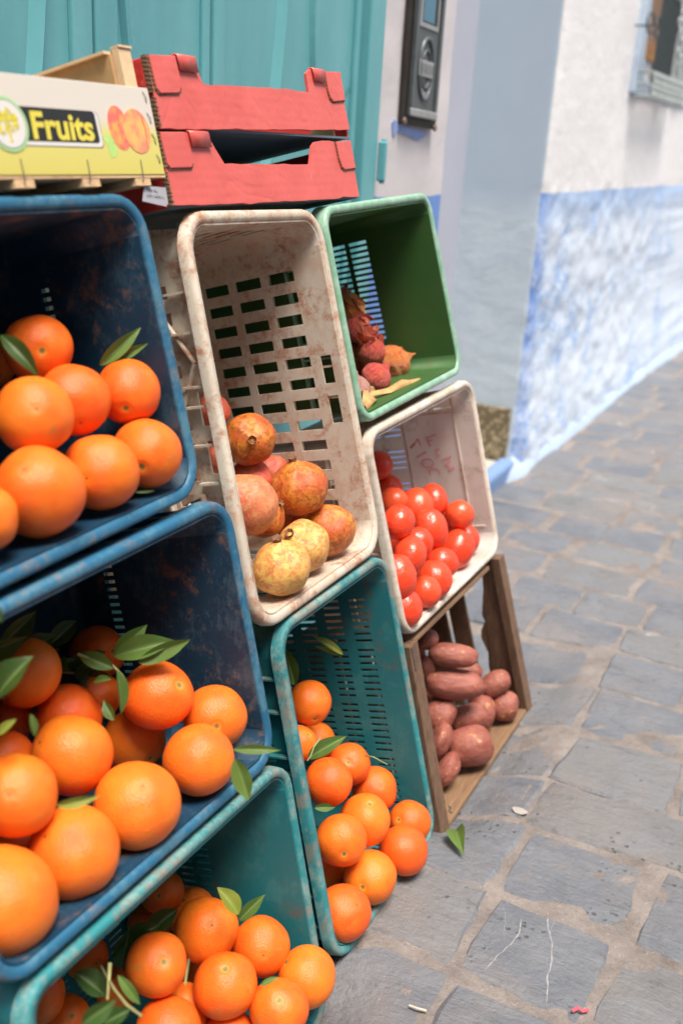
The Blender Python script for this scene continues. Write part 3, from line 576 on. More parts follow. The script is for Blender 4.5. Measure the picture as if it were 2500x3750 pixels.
# onions
def onion_mat(name, a, b, streak):
    m = NT(name); c = m.coord(); st = m.noise(m.mapping(c, (1.2, 1.2, .15)), 7, 6, .7, .4); n1 = m.noise(c, 2.2, 6, .75, .8)
    col = m.mix(m.ramp(st, (.35, 0), (.65, 1)), a, b); col = m.mix(m.ramp(n1, (.52, 0), (.6, .9)), col, streak)
    m.p(Base_Color=col, Roughness=.4); m.bump(m.math('ADD', st, n1), .6, .06); return m.m
ON = [onion_mat('red_onion_skin', (.60, .045, .045), (.78, .17, .14), (.80, .20, .08)), onion_mat('papery_onion_skin', (.80, .20, .05), (.84, .36, .12), (.55, .06, .035)), onion_mat('pale_pink_onion_skin', (.62, .30, .25), (.70, .42, .34), (.52, .16, .13))]
def onion_fn(seed, crump):
    off = Vector((seed * 2.3, seed, 1))
    def fn(d, th, ph):
        r = 1 + crump * noise.noise(d * 3.2 + off) + crump * .6 * noise.noise(d * 8 + off)
        v = d * r; v.z *= .92
        if th < .45: v.z += .55 * (1 - th / .45) ** 2; v.x *= .75 + .5 * th; v.y *= .75 + .5 * th
        if th > 2.8: v.z -= .12 * ((th - 2.8) / .34)
        return v
    return fn
ONM = [ball('onion', onion_fn(i, cr_), ON[k], 40, 28) for i, (k, cr_) in enumerate(((0, .03), (1, .10), (0, .05), (2, .03), (0, .06)))]
OI = [(0, (.2, -.2, 1), 'smooth pinkish-red onion in the middle of the heap'), (1, (.7, .6, .4), 'papery orange-brown onion furthest right'), (4, (.5, .3, .7), 'flat red onion with loose skin, nearest the lip'), (3, (.2, -.3, 1), 'pale pink onion just behind the white crate rim'), (2, (-.2, .2, 1), 'crinkled red onion left of the smooth one'),
      (1, (0, .5, 1), 'papery onion second from the top of the heap'), (2, (.4, 0, 1), 'shaggy red onion in the upper heap'), (0, (-.3, .6, .8), 'small red onion behind the smooth one'), (4, (.3, 0, .9), 'red onion low on the left behind the rim'), (2, (.3, .3, 1), 'dark red onion topmost on the heap')]
for i, (x, y, z, r) in enumerate(DATA['G']):
    k, ax, lb = OI[i]
    inst(ONM[k], 'onion', (x, y, z), r * 1.13, ax, lb + ' in the green crate', 'onion', 'red onions in the green crate')
M['husk'] = simple('dry_onion_husk', (.50, .28, .11), .7, .35, 40, .4)
M['husk_or'] = simple('orange_onion_husk', (.72, .25, .07), .6, .35, 40, .4)
M['husk_red'] = simple('red_onion_husk', (.68, .15, .09), .6, .35, 40, .4)
def husk(name, pts, wd, mat, label):
    mb = MB(); P = [Vector(p) for p in pts]; n = len(P); vs = []
    for i, p in enumerate(P):
        d = (P[min(i + 1, n - 1)] - P[max(i - 1, 0)]).normalized(); sd_ = d.cross(Vector((.6, 0, .8))).normalized()
        wv = wd * (math.sin(math.pi * (i + .35) / (n + .2)) + .1)
        for k in (-1, -.4, .3, 1): vs.append(p + sd_ * wv * k + Vector((0, 0, 1)) * (.004 * math.sin(i * 2.3 + k * 4)))
    fs = [(i * 4 + k, i * 4 + k + 1, (i + 1) * 4 + k + 1, (i + 1) * 4 + k) for i in range(n - 1) for k in range(3)]
    o = obj(name, vs, fs, mat, None, True); solid(o, .0006); return tag(o, label, 'onion husk', 'dry onion husks')
fl = lambda s, w_, h=.004: W3(s, .8245 + .05 * w_ + h, w_)
husk('onion_husk', [fl(1.66, .05), fl(1.71, .045, .012), fl(1.76, .035, .006), fl(1.83, .035, .012), fl(1.90, .03, .003)], .006, M['husk'], 'long straw-coloured dry onion leaf lying towards the right on the green crate floor')
husk('onion_husk', [fl(1.62, .02), fl(1.67, .03, .018), fl(1.72, .06, .010), fl(1.78, .07, .006)], .017, M['husk'], 'crumpled tan onion skin by the left corner of the green crate lip')
husk('onion_husk', [fl(1.64, .06, .03), fl(1.68, .07, .035), fl(1.73, .09, .03), fl(1.76, .1, .02)], .02, M['husk_red'], 'loose red onion skin between the pale onion and the tan skins')
def crumple(pos, r, mat, label, seed):
    me_v = []; rnd = random.Random(seed); 
    mb = MB(); 
    for k in range(46):
        a = Vector((rnd.gauss(0, 1), rnd.gauss(0, 1), rnd.gauss(0, 1))).normalized(); c_ = Vector(pos) + a * r * rnd.uniform(.3, 1)
        u = a.cross(Vector((rnd.random(), .3, rnd.random()))).normalized(); v = a.cross(u)
        l_ = r * rnd.uniform(.25, .6); w_ = l_ * rnd.uniform(.25, .5)
        mb.add([c_ - u * l_, c_ - v * w_ + a * w_ * .4, c_ + u * l_, c_ + v * w_ - a * w_ * .2], [(0, 1, 2), (0, 2, 3)])
    o = mb.build('onion_husk', mat, None, fix=False); solid(o, .0005); return tag(o, label, 'onion husk', 'dry onion husks')
g_ = DATA['G']
crumple((g_[5][0] + .02, g_[5][1] - .012, g_[5][2]), .040, M['husk_or'], 'bunch of shredded orange skins around the second topmost onion', 3)
crumple((g_[6][0] + .02, g_[6][1], g_[6][2]), .034, M['husk_red'], 'bunch of shredded red skins in the middle of the onion heap', 4)
crumple((g_[7][0] + .03, g_[7][1] - .02, g_[7][2] + .005), .03, M['husk_red'], 'small bunch of red skins left of the smooth onion', 5)

# potatoes
def potato_mat():
    m = NT('red_potato_skin'); c = m.coord(); rnd = m.n('ObjectInfo').outputs['Random']
    n1 = m.noise(c, 1.5, 4); n2 = m.noise(c, 6, 6, .7)
    col = m.mix(m.ramp(n1, (.35, 0), (.65, 1)), (.235, .060, .040), (.34, .110, .078)); col = m.mix(m.ramp(n2, (.45, 0), (.7, .4)), col, (.36, .13, .09))
    sc_ = m.ramp(m.noise(m.n('VectorMath', {0: c, 1: m.n('CombineXYZ', {0: m.math('MULTIPLY', rnd, 9.)}).outputs[0]}, operation='ADD').outputs[0], 2.3, 3, .6), (.64, 0), (.67, .8))
    col = m.mix(sc_, col, (.60, .30, .09))
    m.p(Base_Color=col, Roughness=.55); m.bump(m.math('ADD', n2, m.n('TexVoronoi', {'Vector': c, 'Scale': 3.}).outputs[0]), .2, .05); return m.m
M['potato'] = potato_mat()
def pot_fn(seed):
    off = Vector((seed * 2.3, seed, 1))
    def fn(d, th, ph):
        v = d.copy(); p_ = 2.5; n_ = (abs(d.x) ** 2 + abs(d.y) ** 2) ** .5
        q = (n_ ** p_ + abs(d.z) ** p_) ** (-1 / p_)
        return v * q * (1 + .09 * noise.noise(d * 1.2 + off) + .02 * noise.noise(d * 4 + off))
    return fn
POM = [ball('potato', pot_fn(i * 1.3), M['potato'], 36, 24) for i in range(4)]
PL = ['long potato lying crosswise highest on the heap', 'upright slim potato at the back left', 'longest dark red potato lying crosswise in the middle', 'small potato peeping out behind the longest one', 'oval potato touching the right end behind the longest one', 'round potato in the right corner by the front post', 'upright potato left of the round corner one',
      'oval potato lying in the centre below the longest one', 'fat potato with yellow eyes by the left post', 'small potato hidden above the fat left one', 'potato sliver at the back left edge', 'big potato with a yellow peeled patch nearest the front lip', 'potato wedged behind the peeled one on the left', 'lowest potato in the bottom left corner', 'dark potato at the very top of the back', 'shaded potato in the back left corner']
for i, (x, y, z, rx, ry, ax) in enumerate(DATA['WD']):
    m_ = min(rx, ry); inst(POM[i % 4], 'potato', (x, y, z), (ry * 1.08, ry * 1.08, rx * 1.07), ax, PL[i] + ' in the wooden crate', 'potato', 'potatoes in the wooden crate')

# ------------------------------------------------------------------ leaves and twigs
def leaf_geo(base, tip, wr, curl, seed):
    rnd = random.Random(seed)
    b, t = Vector(base), Vector(tip); ax = t - b; ln = ax.length; ax.normalize()
    view = (CAMP - (b + t) / 2).normalized()
    nrm = (view + Vector((rnd.gauss(0, .25), rnd.gauss(0, .25), rnd.gauss(.1, .25)))); nrm = (nrm - ax * nrm.dot(ax)).normalized()
    sd_ = ax.cross(nrm); N_, K = 14, 6; vs = []; uv = []; ph = rnd.uniform(0, 6)
    for i in range(N_ + 1):
        f = i / N_; wd = ln * wr * .5 * (math.sin(math.pi * f ** .85) ** .8) * (1 if f < .6 else 1 - .35 * ((f - .6) / .4) ** 2)
        for k in range(K + 1):
            g = k / K * 2 - 1
            h = abs(g) * wd * .8 - curl * ln * (f - .5) ** 2 * 2 + .03 * ln * wr * math.sin(f * 11 + ph + g * 2) * abs(g)
            vs.append(b + ax * ln * f + sd_ * wd * g + nrm * (h + curl * ln * .5)); uv.append((k / K, f))
    fs = [(i * (K + 1) + k, i * (K + 1) + k + 1, (i + 1) * (K + 1) + k + 1, (i + 1) * (K + 1) + k) for i in range(N_) for k in range(K)]
    return vs, fs, uv
def leaf(base, tip, wr, curl, seed, mat, parent=None):
    vs, fs, uv = leaf_geo(base, tip, wr, curl, seed)
    o = obj('leaf', vs, fs, mat, parent, True); l = o.data.uv_layers.new(name='UVMap')
    for p in o.data.polygons:
        for li in p.loop_indices: l.data[li].uv = uv[o.data.loops[li].vertex_index]
    return o
LL = ['tall rolled green leaf standing behind the orange at the right of the upper blue crate', 'lower narrow green leaf pointing right behind the orange in the upper blue crate', 'curved dark green leaf between the two top left oranges of the upper blue crate', 'tiny green leaf sliver on the front lip of the upper blue crate',
      None, None, None, None, None, None, None, 'dark round leaf lying on the shaded orange in the middle blue crate', 'yellow-green leaf at the left photo edge of the middle blue crate', 'narrow upright leaf left of the scarred orange', 'folded yellow-green leaf between the large front oranges of the middle blue crate',
      'narrow pale leaf sticking out right over the blue rim', 'broad drooping leaf hanging over the blue rim corner onto the teal crate', 'grey-green leaf tip at the left photo edge under the blue rim',
      'upright pointed leaf behind the highest orange of the lowest teal crate', 'slanting leaf behind the right orange of the lowest teal crate', 'large dark leaf at the photo bottom edge in the lowest teal crate', 'dark leaf deep in the lowest teal crate under the rim', 'small leaf under the two right oranges of the lowest teal crate', 'narrow leaf along the twig in the lowest teal crate', 'dark leaf beneath the big one at the photo bottom edge',
      'upper dry narrow leaf stuck in the slots of the tall teal crate', 'lower dry narrow leaf stuck in the slots of the tall teal crate', 'green leaf on the heap of the tall teal crate, under the speckled orange', 'short green leaf at the left rim of the tall teal crate', 'dark leaf in the shaded upper left of the tall teal crate']
tw = None
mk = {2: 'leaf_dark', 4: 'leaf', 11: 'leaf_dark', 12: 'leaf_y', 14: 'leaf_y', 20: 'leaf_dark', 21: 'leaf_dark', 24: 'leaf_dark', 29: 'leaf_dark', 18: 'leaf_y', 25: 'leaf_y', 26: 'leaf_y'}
for i, (cr_, b, t, wr, cu) in enumerate(DATA['LF']):
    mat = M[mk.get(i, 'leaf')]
    if cr_ == 'B2' and 4 <= i <= 10:
        if tw is None:
            tw = thing('leafy_twig', b, 'green leafy twig spread behind the orange at the back of the middle blue crate', 'twig')
            mb = MB(); pts = DATA['TWG'][5][1]; mb.tube(pts, [.0024, .0022, .002, .0014], 7); mb.build('stem', M['twig'], tw)
        leaf(b, t, wr, cu, i, mat, tw)
    else: tag(leaf(b, t, wr, cu, i, mat), LL[i], 'leaf')
TL2 = ['pale cut twig pointing down at the lower left of the lowest teal crate', 'longer brown-green twig beside the pale one in the lowest teal crate', 'thin green stalk between the egg-shaped and the central oranges', 'thin dry stalk on the slotted wall of the tall teal crate', 'thin green stem of the leaf in the tall teal crate', None, 'short twig behind the egg-shaped orange']
for i, (cr_, pts, r) in enumerate(DATA['TWG']):
    if i in (5, 6): continue
    mb = MB(); mb.tube(pts, [r * 1.1] + [r] * (len(pts) - 2) + [r * .7], 7); tag(mb.build('twig', M['twig'], None, True), TL2[i], 'twig')
# dim twigs behind the oranges
def back_twig(c0, ext, n_, seed, label):
    rnd = random.Random(seed); T = thing('leafy_twig', c0, label, 'twig', 'dark leafy twigs behind the oranges')
    c0 = Vector(c0); pts = [c0 + Vector((rnd.uniform(-.01, .01), (k - 2) * ext / 4, .012 * math.sin(k * 1.3))) for k in range(5)]
    mb = MB(); mb.tube(pts, .002, 6); mb.build('stem', M['twig'], T)
    for k in range(n_):
        p = pts[rnd.randrange(5)]; d = Vector((rnd.uniform(-.2, .9), rnd.uniform(-1, 1), rnd.uniform(-.5, .9))).normalized()
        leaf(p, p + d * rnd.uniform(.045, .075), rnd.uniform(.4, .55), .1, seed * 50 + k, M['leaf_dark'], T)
def P_(s, t, w_): v = W3(s, t, w_); return (v.x, v.y, v.z)
back_twig(P_(.86, .66, .20), .14, 12, 11, 'dark leafy twig at the back left of the middle blue crate')
back_twig(P_(.78, .70, .17), .12, 10, 12, 'dark leafy twig highest up in the shade of the middle blue crate')
back_twig(P_(.95, .60, .22), .12, 9, 13, 'dark leafy twig low in the shade behind the bright leafy twig')
back_twig(P_(.84, .10, .14), .12, 9, 14, 'dark leafy twig in the lower left of the lowest teal crate')
back_twig(P_(.93, .19, .17), .10, 8, 15, 'dark leafy twig behind the egg-shaped orange')

# ------------------------------------------------------------------ printed fruit box
def fruitbox():
    T = thing('fruit_box', W3(.9, 1.215, .0), 'white and yellow fruit box reading Fruits on the upper blue crate', 'box')
    m = NT('printed_panel_paper'); c = m.coord(); sep = m.n('SeparateXYZ', {'Vector': c})
    tt = m.math('SUBTRACT', m.math('MULTIPLY', sep.outputs[2], CT), m.math('MULTIPLY', m.math('SUBTRACT', sep.outputs[0], X0), ST))
    yc = m.mix(m.ramp(m.math('MULTIPLY', m.math('SUBTRACT', tt, 1.28), 60.0), (.0, 1), (1., 0)), (.62, .565, .50), (.62, .56, .17))
    yc = m.mix(m.ramp(m.math('MULTIPLY', m.math('SUBTRACT', tt, 1.2315), 20.0), (.0, 0.9), (1., 0)), yc, (.58, .50, .11))
    m.p(Base_Color=m.mix(m.ramp(m.noise(c, 60, 4), (.6, 0), (.8, .15)), yc, (.6, .5, .4)), Roughness=.5); m.bump(m.noise(c, 40, 4), .08, .001)
    s0, s1, t0, t1 = .60, 1.133, 1.2315, 1.338
    mb = MB(); mb.box((s0, t0, -.006), (s1, t1, -.001), W3); panel = bevel(mb.build('front_panel', m.m, T), .0008)
    mb = MB(); mb.box((s0, 1.228, -.005), (s1 + .001, 1.2313, .25), W3); mb.build('bottom_veneer', M['pine'], T)
    for s in (.62, .72, .862, .972, 1.070):
        mb = MB(); mb.box((s, 1.2185, -.0045), (s + .030, 1.2278, .25), lambda s_, t, w_: W3(s_ - .25 * w_, t, w_)); mb.build('bottom_slat', M['pine'], T)
    # end board and its corner post, higher than the panel
    mb = MB(); mb.box((1.100, 1.232, .002), (1.124, 1.386, .012), W3); mb.build('corner_post', M['kraft_light'], T)
    mb = MB(); mb.box((1.094, 1.232, .0125), (1.103, 1.380, .28), W3); mb.build('end_board', M['kraft'], T)
    mb = MB(); mb.box((1.100, 1.3863, .000), (1.126, 1.3890, .014), W3); mb.box((1.086, 1.3803, .0145), (1.104, 1.384, .285), W3); mb.build('top_strip', M['kraft_light'], T)
    mb = MB(); mb.box((s0, 1.232, .26), (1.093, 1.30, .268), W3); mb.build('back_panel', M['kraft'], T)
    black = simple('black_print', (.012, .012, .012), .45, .1); wht = simple('white_print', (.66, .63, .60), .5, .03); yel = simple('yellow_print', (.68, .57, .07), .5, .05); grn = simple('green_print', (.35, .58, .28), .5, .05)
    def flat(name, pts, mat, d, parent=panel):
        mb = MB(); mb.poly(pts, lambda s, t: W3(s, t, -.006), lambda s, t: W3(s, t, -.006 - d)); o = mb.build(name, mat, None)
        o.parent = parent; return o
    def rr(s0, t0, s1, t1, r, right=True, n=6):
        pts = [(s0, t0)]
        pts += [(s1 - r + r * math.sin(math.pi / 2 * k / n), t0 + r - r * math.cos(math.pi / 2 * k / n)) for k in range(n + 1)]
        pts += [(s1 - r + r * math.cos(math.pi / 2 * k / n), t1 - r + r * math.sin(math.pi / 2 * k / n)) for k in range(n + 1)]
        pts += [(s0, t1)]; return pts
    def el(cx, cy, rx, ry, n=36, rot=0): 
        o_ = []
        for k in range(n):
            x, y = rx * math.cos(2 * math.pi * k / n), ry * math.sin(2 * math.pi * k / n)
            o_.append((cx + x * math.cos(rot) - y * math.sin(rot), cy + x * math.sin(rot) + y * math.cos(rot)))
        return o_
    flat('label_shadow', rr(.84, 1.2625, 1.0235, 1.3038, .006), black, .0003); flat('label_border', rr(.84, 1.2632, 1.0225, 1.3035, .006), wht, .0005)
    flat('label', rr(.85, 1.2678, 1.0170, 1.3042, .005), black, .0007)
    flat('oval_ring', el(.871, 1.2845, .0305, .0290), grn, .0009); flat('oval_line', el(.871, 1.2845, .0270, .0255), black, .0011); flat('oval', el(.871, 1.2845, .0262, .0248), wht, .0013)
    rnd = random.Random(5)
    mb = MB()
    for k in range(60):
        a = rnd.uniform(0, 6.28); q = rnd.random() ** .5; cx, cy = .869 + .017 * q * math.cos(a), 1.2875 + .0145 * q * math.sin(a)
        pts = [(cx + .0034 * rnd.uniform(.5, 1.1) * math.cos(j), cy + .003 * rnd.uniform(.5, 1.1) * math.sin(j)) for j in (0, 1.1, 2.2, 3.3, 4.4, 5.4)]
        mb.add([W3(s, t, -.006 - .0015 - k * .000004) for s, t in pts], [tuple(range(6))])
    mb.add([W3(s, t, -.0075) for s, t in ((.8695, 1.276), (.8722, 1.276), (.8730, 1.2655), (.8690, 1.2655))], [(0, 1, 2, 3)])
    o = mb.build('tree_emblem', simple('tree_print', (.62, .52, .05), .5, .45, 220), None, fix=False); o.parent = panel
    # lettering
    cu = bpy.data.curves.new('lettering', 'FONT'); cu.body = 'Fruits'; cu.size = 1; cu.offset = .028; cu.shear = .06; cu.extrude = 0
    to = bpy.data.objects.new('tmp', cu); SC.collection.objects.link(to); dg = bpy.context.evaluated_depsgraph_get(); me = bpy.data.meshes.new_from_object(to.evaluated_get(dg))
    bpy.data.objects.remove(to)
    xs = [v.co.x for v in me.vertices]; ys = [v.co.y for v in me.vertices]; x0, x1, y0, y1 = min(xs), max(xs), min(ys), max(ys)
    for nm_, mt, d, gr in (('letter_outline', simple('olive_print', (.30, .28, .02), .5, .1), .0009, .0007), ('lettering', yel, .0012, 0)):
        m2 = me.copy(); m2.name = nm_
        for v in m2.vertices:
            fx, fy = (v.co.x - x0) / (x1 - x0), (v.co.y - y0) / (y1 - y0)
            s_ = .9065 - gr + fx * (.1020 + 2 * gr); t_ = 1.2700 - gr - .0005 + fy * (.0300 + 2 * gr) + .0005 * fx
            v.co = W3(s_, t_, -.006 - d)
        m2.materials.clear(); m2.materials.append(mt); o = bpy.data.objects.new(nm_, m2); SC.collection.objects.link(o); o.parent = panel
    # printed peaches
    pm = NT('peach_print'); c = pm.coord(); n1 = pm.noise(c, 45, 3, .6); 
    pm.p(Base_Color=pm.mix(pm.ramp(n1, (.4, 0), (.6, 1)), (.85, .22, .14), (.88, .42, .12)), Roughness=.5)
    pm2 = NT('peach_print_red'); c = pm2.coord(); n1 = pm2.noise(c, 60, 3, .6); pm2.p(Base_Color=pm2.mix(pm2.ramp(n1, (.4, 0), (.62, 1)), (.80, .14, .11), (.88, .40, .08)), Roughness=.5)
    flat('peach_picture', el(1.0590, 1.2868, .0195, .0262, rot=.10), pm2.m, .0004); flat('peach_picture', el(1.0925, 1.2842, .0262, .0268, rot=.06), pm.m, .0007)
    flat('peach_crease', [(1.107, 1.305), (1.1085, 1.296), (1.111, 1.288), (1.1095, 1.276), (1.1085, 1.264), (1.1065, 1.264), (1.108, 1.276), (1.109, 1.288), (1.106, 1.296)], simple('crease_print', (.72, .12, .09), .5, .05), .0009)
    flat('leaf_picture', [(1.0238, 1.2745), (1.033, 1.279), (1.043, 1.274), (1.047, 1.262), (1.045, 1.256), (1.038, 1.252), (1.0324, 1.2508), (1.030, 1.260), (1.029, 1.268)], simple('leaf_print', (.42, .62, .18), .5, .15, 200), .0003)
    st = simple('staple_steel', (.35, .34, .33), .35, .1, 90, metal=.8)
    for a, b in (((1.1205, 1.3332), (1.1245, 1.3191)), ((1.1205, 1.3073), (1.1250, 1.2937)), ((1.1215, 1.282), (1.1260, 1.2684)), ((1.1225, 1.2563), (1.1265, 1.2449))):
        mb = MB(); mb.tube([W3(*a, -.006), W3((a[0] + b[0]) / 2, (a[1] + b[1]) / 2, -.0085), W3(*b, -.006)], .0007, 6); o = mb.build('staple', st, T)
    for a, b in (((.8784, 1.2486), (.8772, 1.2255)), ((.9868, 1.2486), (.984, 1.2255)), ((1.0873, 1.2493), (1.0846, 1.2255))):
        mb = MB(); mb.tube([W3(*a, -.0065), W3(*b, -.0075), W3(b[0], b[1] - .003, -.003)], .0008, 6); mb.build('staple', st, T)
fruitbox()

# ------------------------------------------------------------------ red cardboard trays
def redmat(name, col, kr):
    m = NT(name); c = m.coord(); n1 = m.noise(c, 12, 5, .6); n2 = m.noise(c, 70, 4, .6)
    fl_ = m.n('TexWave', {'Vector': c, 'Scale': 26.0, 'Distortion': .3}, wave_type='BANDS', bands_direction='Z').outputs['Fac']
    cc = m.mix(m.ramp(n1, (.35, 0), (.7, 1)), col, tuple(min(1, x * 1.12 + .012) for x in col))
    cc = m.mix(m.ramp(m.math('MULTIPLY_ADD', n2, .5, m.math('MULTIPLY', n1, .5)), (.60, 0), (.68, .55)), cc, (.66, .30, .22))
    cr_ = m.ramp(m.math('ABSOLUTE', m.math('SUBTRACT', m.noise(m.mapping(c, (3, 1, .6)), 7, 3, .6, .6), .5)), (.0, 0), (.05, 1))
    m.p(Base_Color=cc, Roughness=.42); m.bump(m.math('ADD', m.math('MULTIPLY', fl_, .05), m.math('ADD', m.math('MULTIPLY', cr_, .22), m.math('MULTIPLY', n1, 1.4))), .4, .004); return m.m
M['red'] = redmat('red_cardboard', (.60, .098, .082), 0); M['red_side'] = redmat('red_cardboard_side', (.62, .030, .022), 0)
M['corr'] = NT('corrugated_edge'); _c = M['corr']; _o = _c.coord(); _w = _c.n('TexWave', {'Vector': _o, 'Scale': 60., 'Distortion': 2.}, wave_type='BANDS', bands_direction='Z').outputs['Fac']
_c.p(Base_Color=_c.mix(_w, (.05, .028, .016), (.26, .15, .08)), Roughness=.9); M['corr'] = _c.m
M['boxshade'] = simple('blue_shadow_card', (.10, .16, .20), .7, .1);  # tray floor card painted the bluish tone of its shadowed underside
def tray(label, front, flaps, tabs, s0, s1, t0, t1, dep, edgeL):
    T = thing('cardboard_tray', W3((s0 + s1) / 2, t0, .0), label, 'cardboard box', 'red cardboard trays')
    mb = MB(); mb.poly(front, lambda s, t: W3(s, t, 0), lambda s, t: W3(s, t, .005)); mb.build('front_wall', M['red'], T)
    for fpts in flaps:
        mb = MB(); mb.poly(fpts, lambda s, t: W3(s, t, -.0032), lambda s, t: W3(s, t, -.0004)); bevel(mb.build('corner_flap', M['red'], T), .001)
        cx = sum(p[0] for p in fpts) / len(fpts); cy = sum(p[1] for p in fpts) / len(fpts)
        big = [(cx + (p[0] - cx) * 1.0 + (.0016 if p[0] > cx else -.0016), cy + (p[1] - cy) + (-.0018 if p[1] < cy else .0004)) for p in fpts]
        mb = MB(); mb.poly(big, lambda s, t: W3(s, t, -.0016), lambda s, t: W3(s, t, -.0002)); mb.build('flap_edge', M['corr'], T)
    for (a, b, tt_) in tabs:
        mb = MB(); n = 8; pr = []
        for k in range(n + 1):
            an = math.pi * k / n; pr.append((-.002 + .006 * (1 - math.cos(an)) / 2 * 1.6 - .001, tt_ + .0035 * math.sin(an)))
        vs = []; 
        for s_ in (a, b):
            vs += [W3(s_, tt_ - .018, -.0038)] + [W3(s_, t_, w_) for w_, t_ in pr] + [W3(s_, tt_ - .016, .0075)]
        m_ = n + 3; mb.add(vs, [(i, i + 1, m_ + i + 1, m_ + i) for i in range(m_ - 1)]); o = mb.build('tab', M['red'], T, True); solid(o, .002, 0)
    # side walls, back, floor
    ho = t1 - t0
    mb = MB(); mb.box((s0 - .004, t0 + .001, .0045), (s0 + .001, t1 - .004, dep), W3); bevel(mb.build('side_wall', M['red_side'], T), .0015)
    mb = MB(); mb.box((s1 - .001, t0 + .001, .0055), (s1 + .004, t1 - .004, dep), W3); bevel(mb.build('side_wall', M['red_side'], T), .0015)
    bk = [(s0, t0), (s1, t0), (s1, t1), (s1 - .09, t1), (s1 - .11, t1 - .035), (s0 + .13, t1 - .035), (s0 + .1, t1), (s0, t1)]
    mb = MB(); mb.poly(bk, lambda s, t: W3(s, t, dep - .005), lambda s, t: W3(s, t, dep)); mb.build('back_wall', M['kraft'], T)
    mb = MB(); mb.box((s0 + .0015, t0 + .0005, .0055), (s1 - .0015, t0 + .004, dep - .0055), W3); mb.build('floor', M['boxshade'], T)
    mb = MB()   # zigzag corrugated edge at the left end of the front wall
    for (ta, tb) in edgeL:
        n = int((tb - ta) / .0035)
        for k in range(n):
            t_ = ta + (tb - ta) * k / n; h = (tb - ta) / n
            sx = s0 - .0035 + .0008 * math.sin(k * 2.4)
            mb.box((sx, t_ + h * .15, -.0035), (sx + .0048, t_ + h * .7, .0005), W3)
        mb.box((s0 - .0042, ta, -.0022), (s0 - .0010, tb, .004), W3)
    mb.build('torn_edge', M['corr'], T)
    for ss in (s0 + .03, s1 - .05):
        mb = MB(); mb.box((ss, t0 + .005, .006), (ss + .004, t1 - .006, .05), W3); mb.build('corner_gusset', M['kraft'], T)
    return T
def rnd_pts(pts, j=.0006, seed=1):
    r_ = random.Random(seed); out = []
    for a, b in zip(pts, pts[1:] + pts[:1]):
        d = ((b[0] - a[0]) ** 2 + (b[1] - a[1]) ** 2) ** .5; n = max(1, int(d / .02))
        for k in range(n): f = k / n; out.append((a[0] + (b[0] - a[0]) * f + (r_.gauss(0, j) if k else 0), a[1] + (b[1] - a[1]) * f + (r_.gauss(0, j) if k else 0)))
    return out
tray('upper red cardboard tray with raised corners and a straight notched front',
     rnd_pts([(1.150, 1.3085 - .018), (1.356, 1.2960), (1.584, 1.3030), (1.706, 1.3075), (1.6995, 1.355), (1.698, 1.4015), (1.640, 1.3995), (1.597, 1.4000), (1.579, 1.391), (1.5775, 1.3615), (1.494, 1.3620), (1.272, 1.3535), (1.262, 1.374), (1.258, 1.3858), (1.214, 1.3860), (1.151, 1.3815)]),
     [[(1.1550, 1.3812), (1.2135, 1.3850), (1.2150, 1.360), (1.2130, 1.344), (1.206, 1.3375), (1.1640, 1.3345), (1.158, 1.340)], [(1.6425, 1.3985), (1.7000, 1.4018), (1.7005, 1.355), (1.657, 1.3508), (1.6475, 1.356), (1.6440, 1.366)]],
     [(1.217, 1.260, 1.385), (1.598, 1.638, 1.398)], 1.150, 1.704, 1.292, 1.383, .27, [(1.292, 1.329), (1.335, 1.381)])
tray('lower red cardboard tray with sloping notch, resting on the white and the green crates',
     rnd_pts([(1.143, 1.1935), (1.2535, 1.1920), (1.4998, 1.1905), (1.700, 1.1935), (1.698, 1.240), (1.694, 1.2878), (1.638, 1.2850), (1.621, 1.2862), (1.570, 1.2835), (1.5577, 1.2770), (1.5400, 1.2475), (1.286, 1.2470), (1.268, 1.270), (1.256, 1.2872), (1.208, 1.2875), (1.143, 1.2862)], .0006, 2),
     [[(1.1440, 1.2855), (1.1985, 1.2872), (1.2045, 1.265), (1.2060, 1.2470), (1.200, 1.2410), (1.152, 1.2400), (1.147, 1.2450)], [(1.6395, 1.2845), (1.6955, 1.2880), (1.6980, 1.241), (1.657, 1.2385), (1.6475, 1.2425), (1.6425, 1.256)]],
     [(1.210, 1.256, 1.2862)], 1.142, 1.700, 1.1900, 1.2870, .27, [(1.192, 1.236), (1.241, 1.2865)])
# crumpled label stuck at the left of the lower tray
lbl = MB(); lbl.poly([(1.092, 1.219), (1.136, 1.216), (1.134, 1.196), (1.128, 1.192), (1.082, 1.200)], lambda s, t: W3(s, t, -.0005), lambda s, t: W3(s, t, .0004))
lo = tag(lbl.build('paper_label', simple('shipping_label_paper', (.36, .36, .40), .6, .05)), 'small white shipping label hanging between the fruit box and the lower red tray', 'label')
for k_, (txt, s_, t_) in enumerate((('PESO: 4Kg', 1.096, 1.2115), ('LOTE: 13447551 A', 1.092, 1.2045))):
    cu = bpy.data.curves.new('print', 'FONT'); cu.body = txt; cu.size = .0052; o_ = bpy.data.objects.new('tmp', cu); SC.collection.objects.link(o_)
    me = bpy.data.meshes.new_from_object(o_.evaluated_get(bpy.context.evaluated_depsgraph_get())); bpy.data.objects.remove(o_)
    for v in me.vertices: v.co = W3(s_ + v.co.x * .85, t_ + v.co.y - .08 * v.co.x, -.0008)
    me.materials.append(simple('label_ink', (.03, .03, .04), .6, .05)); o_ = bpy.data.objects.new('label_print', me); SC.collection.objects.link(o_); o_.parent = lo

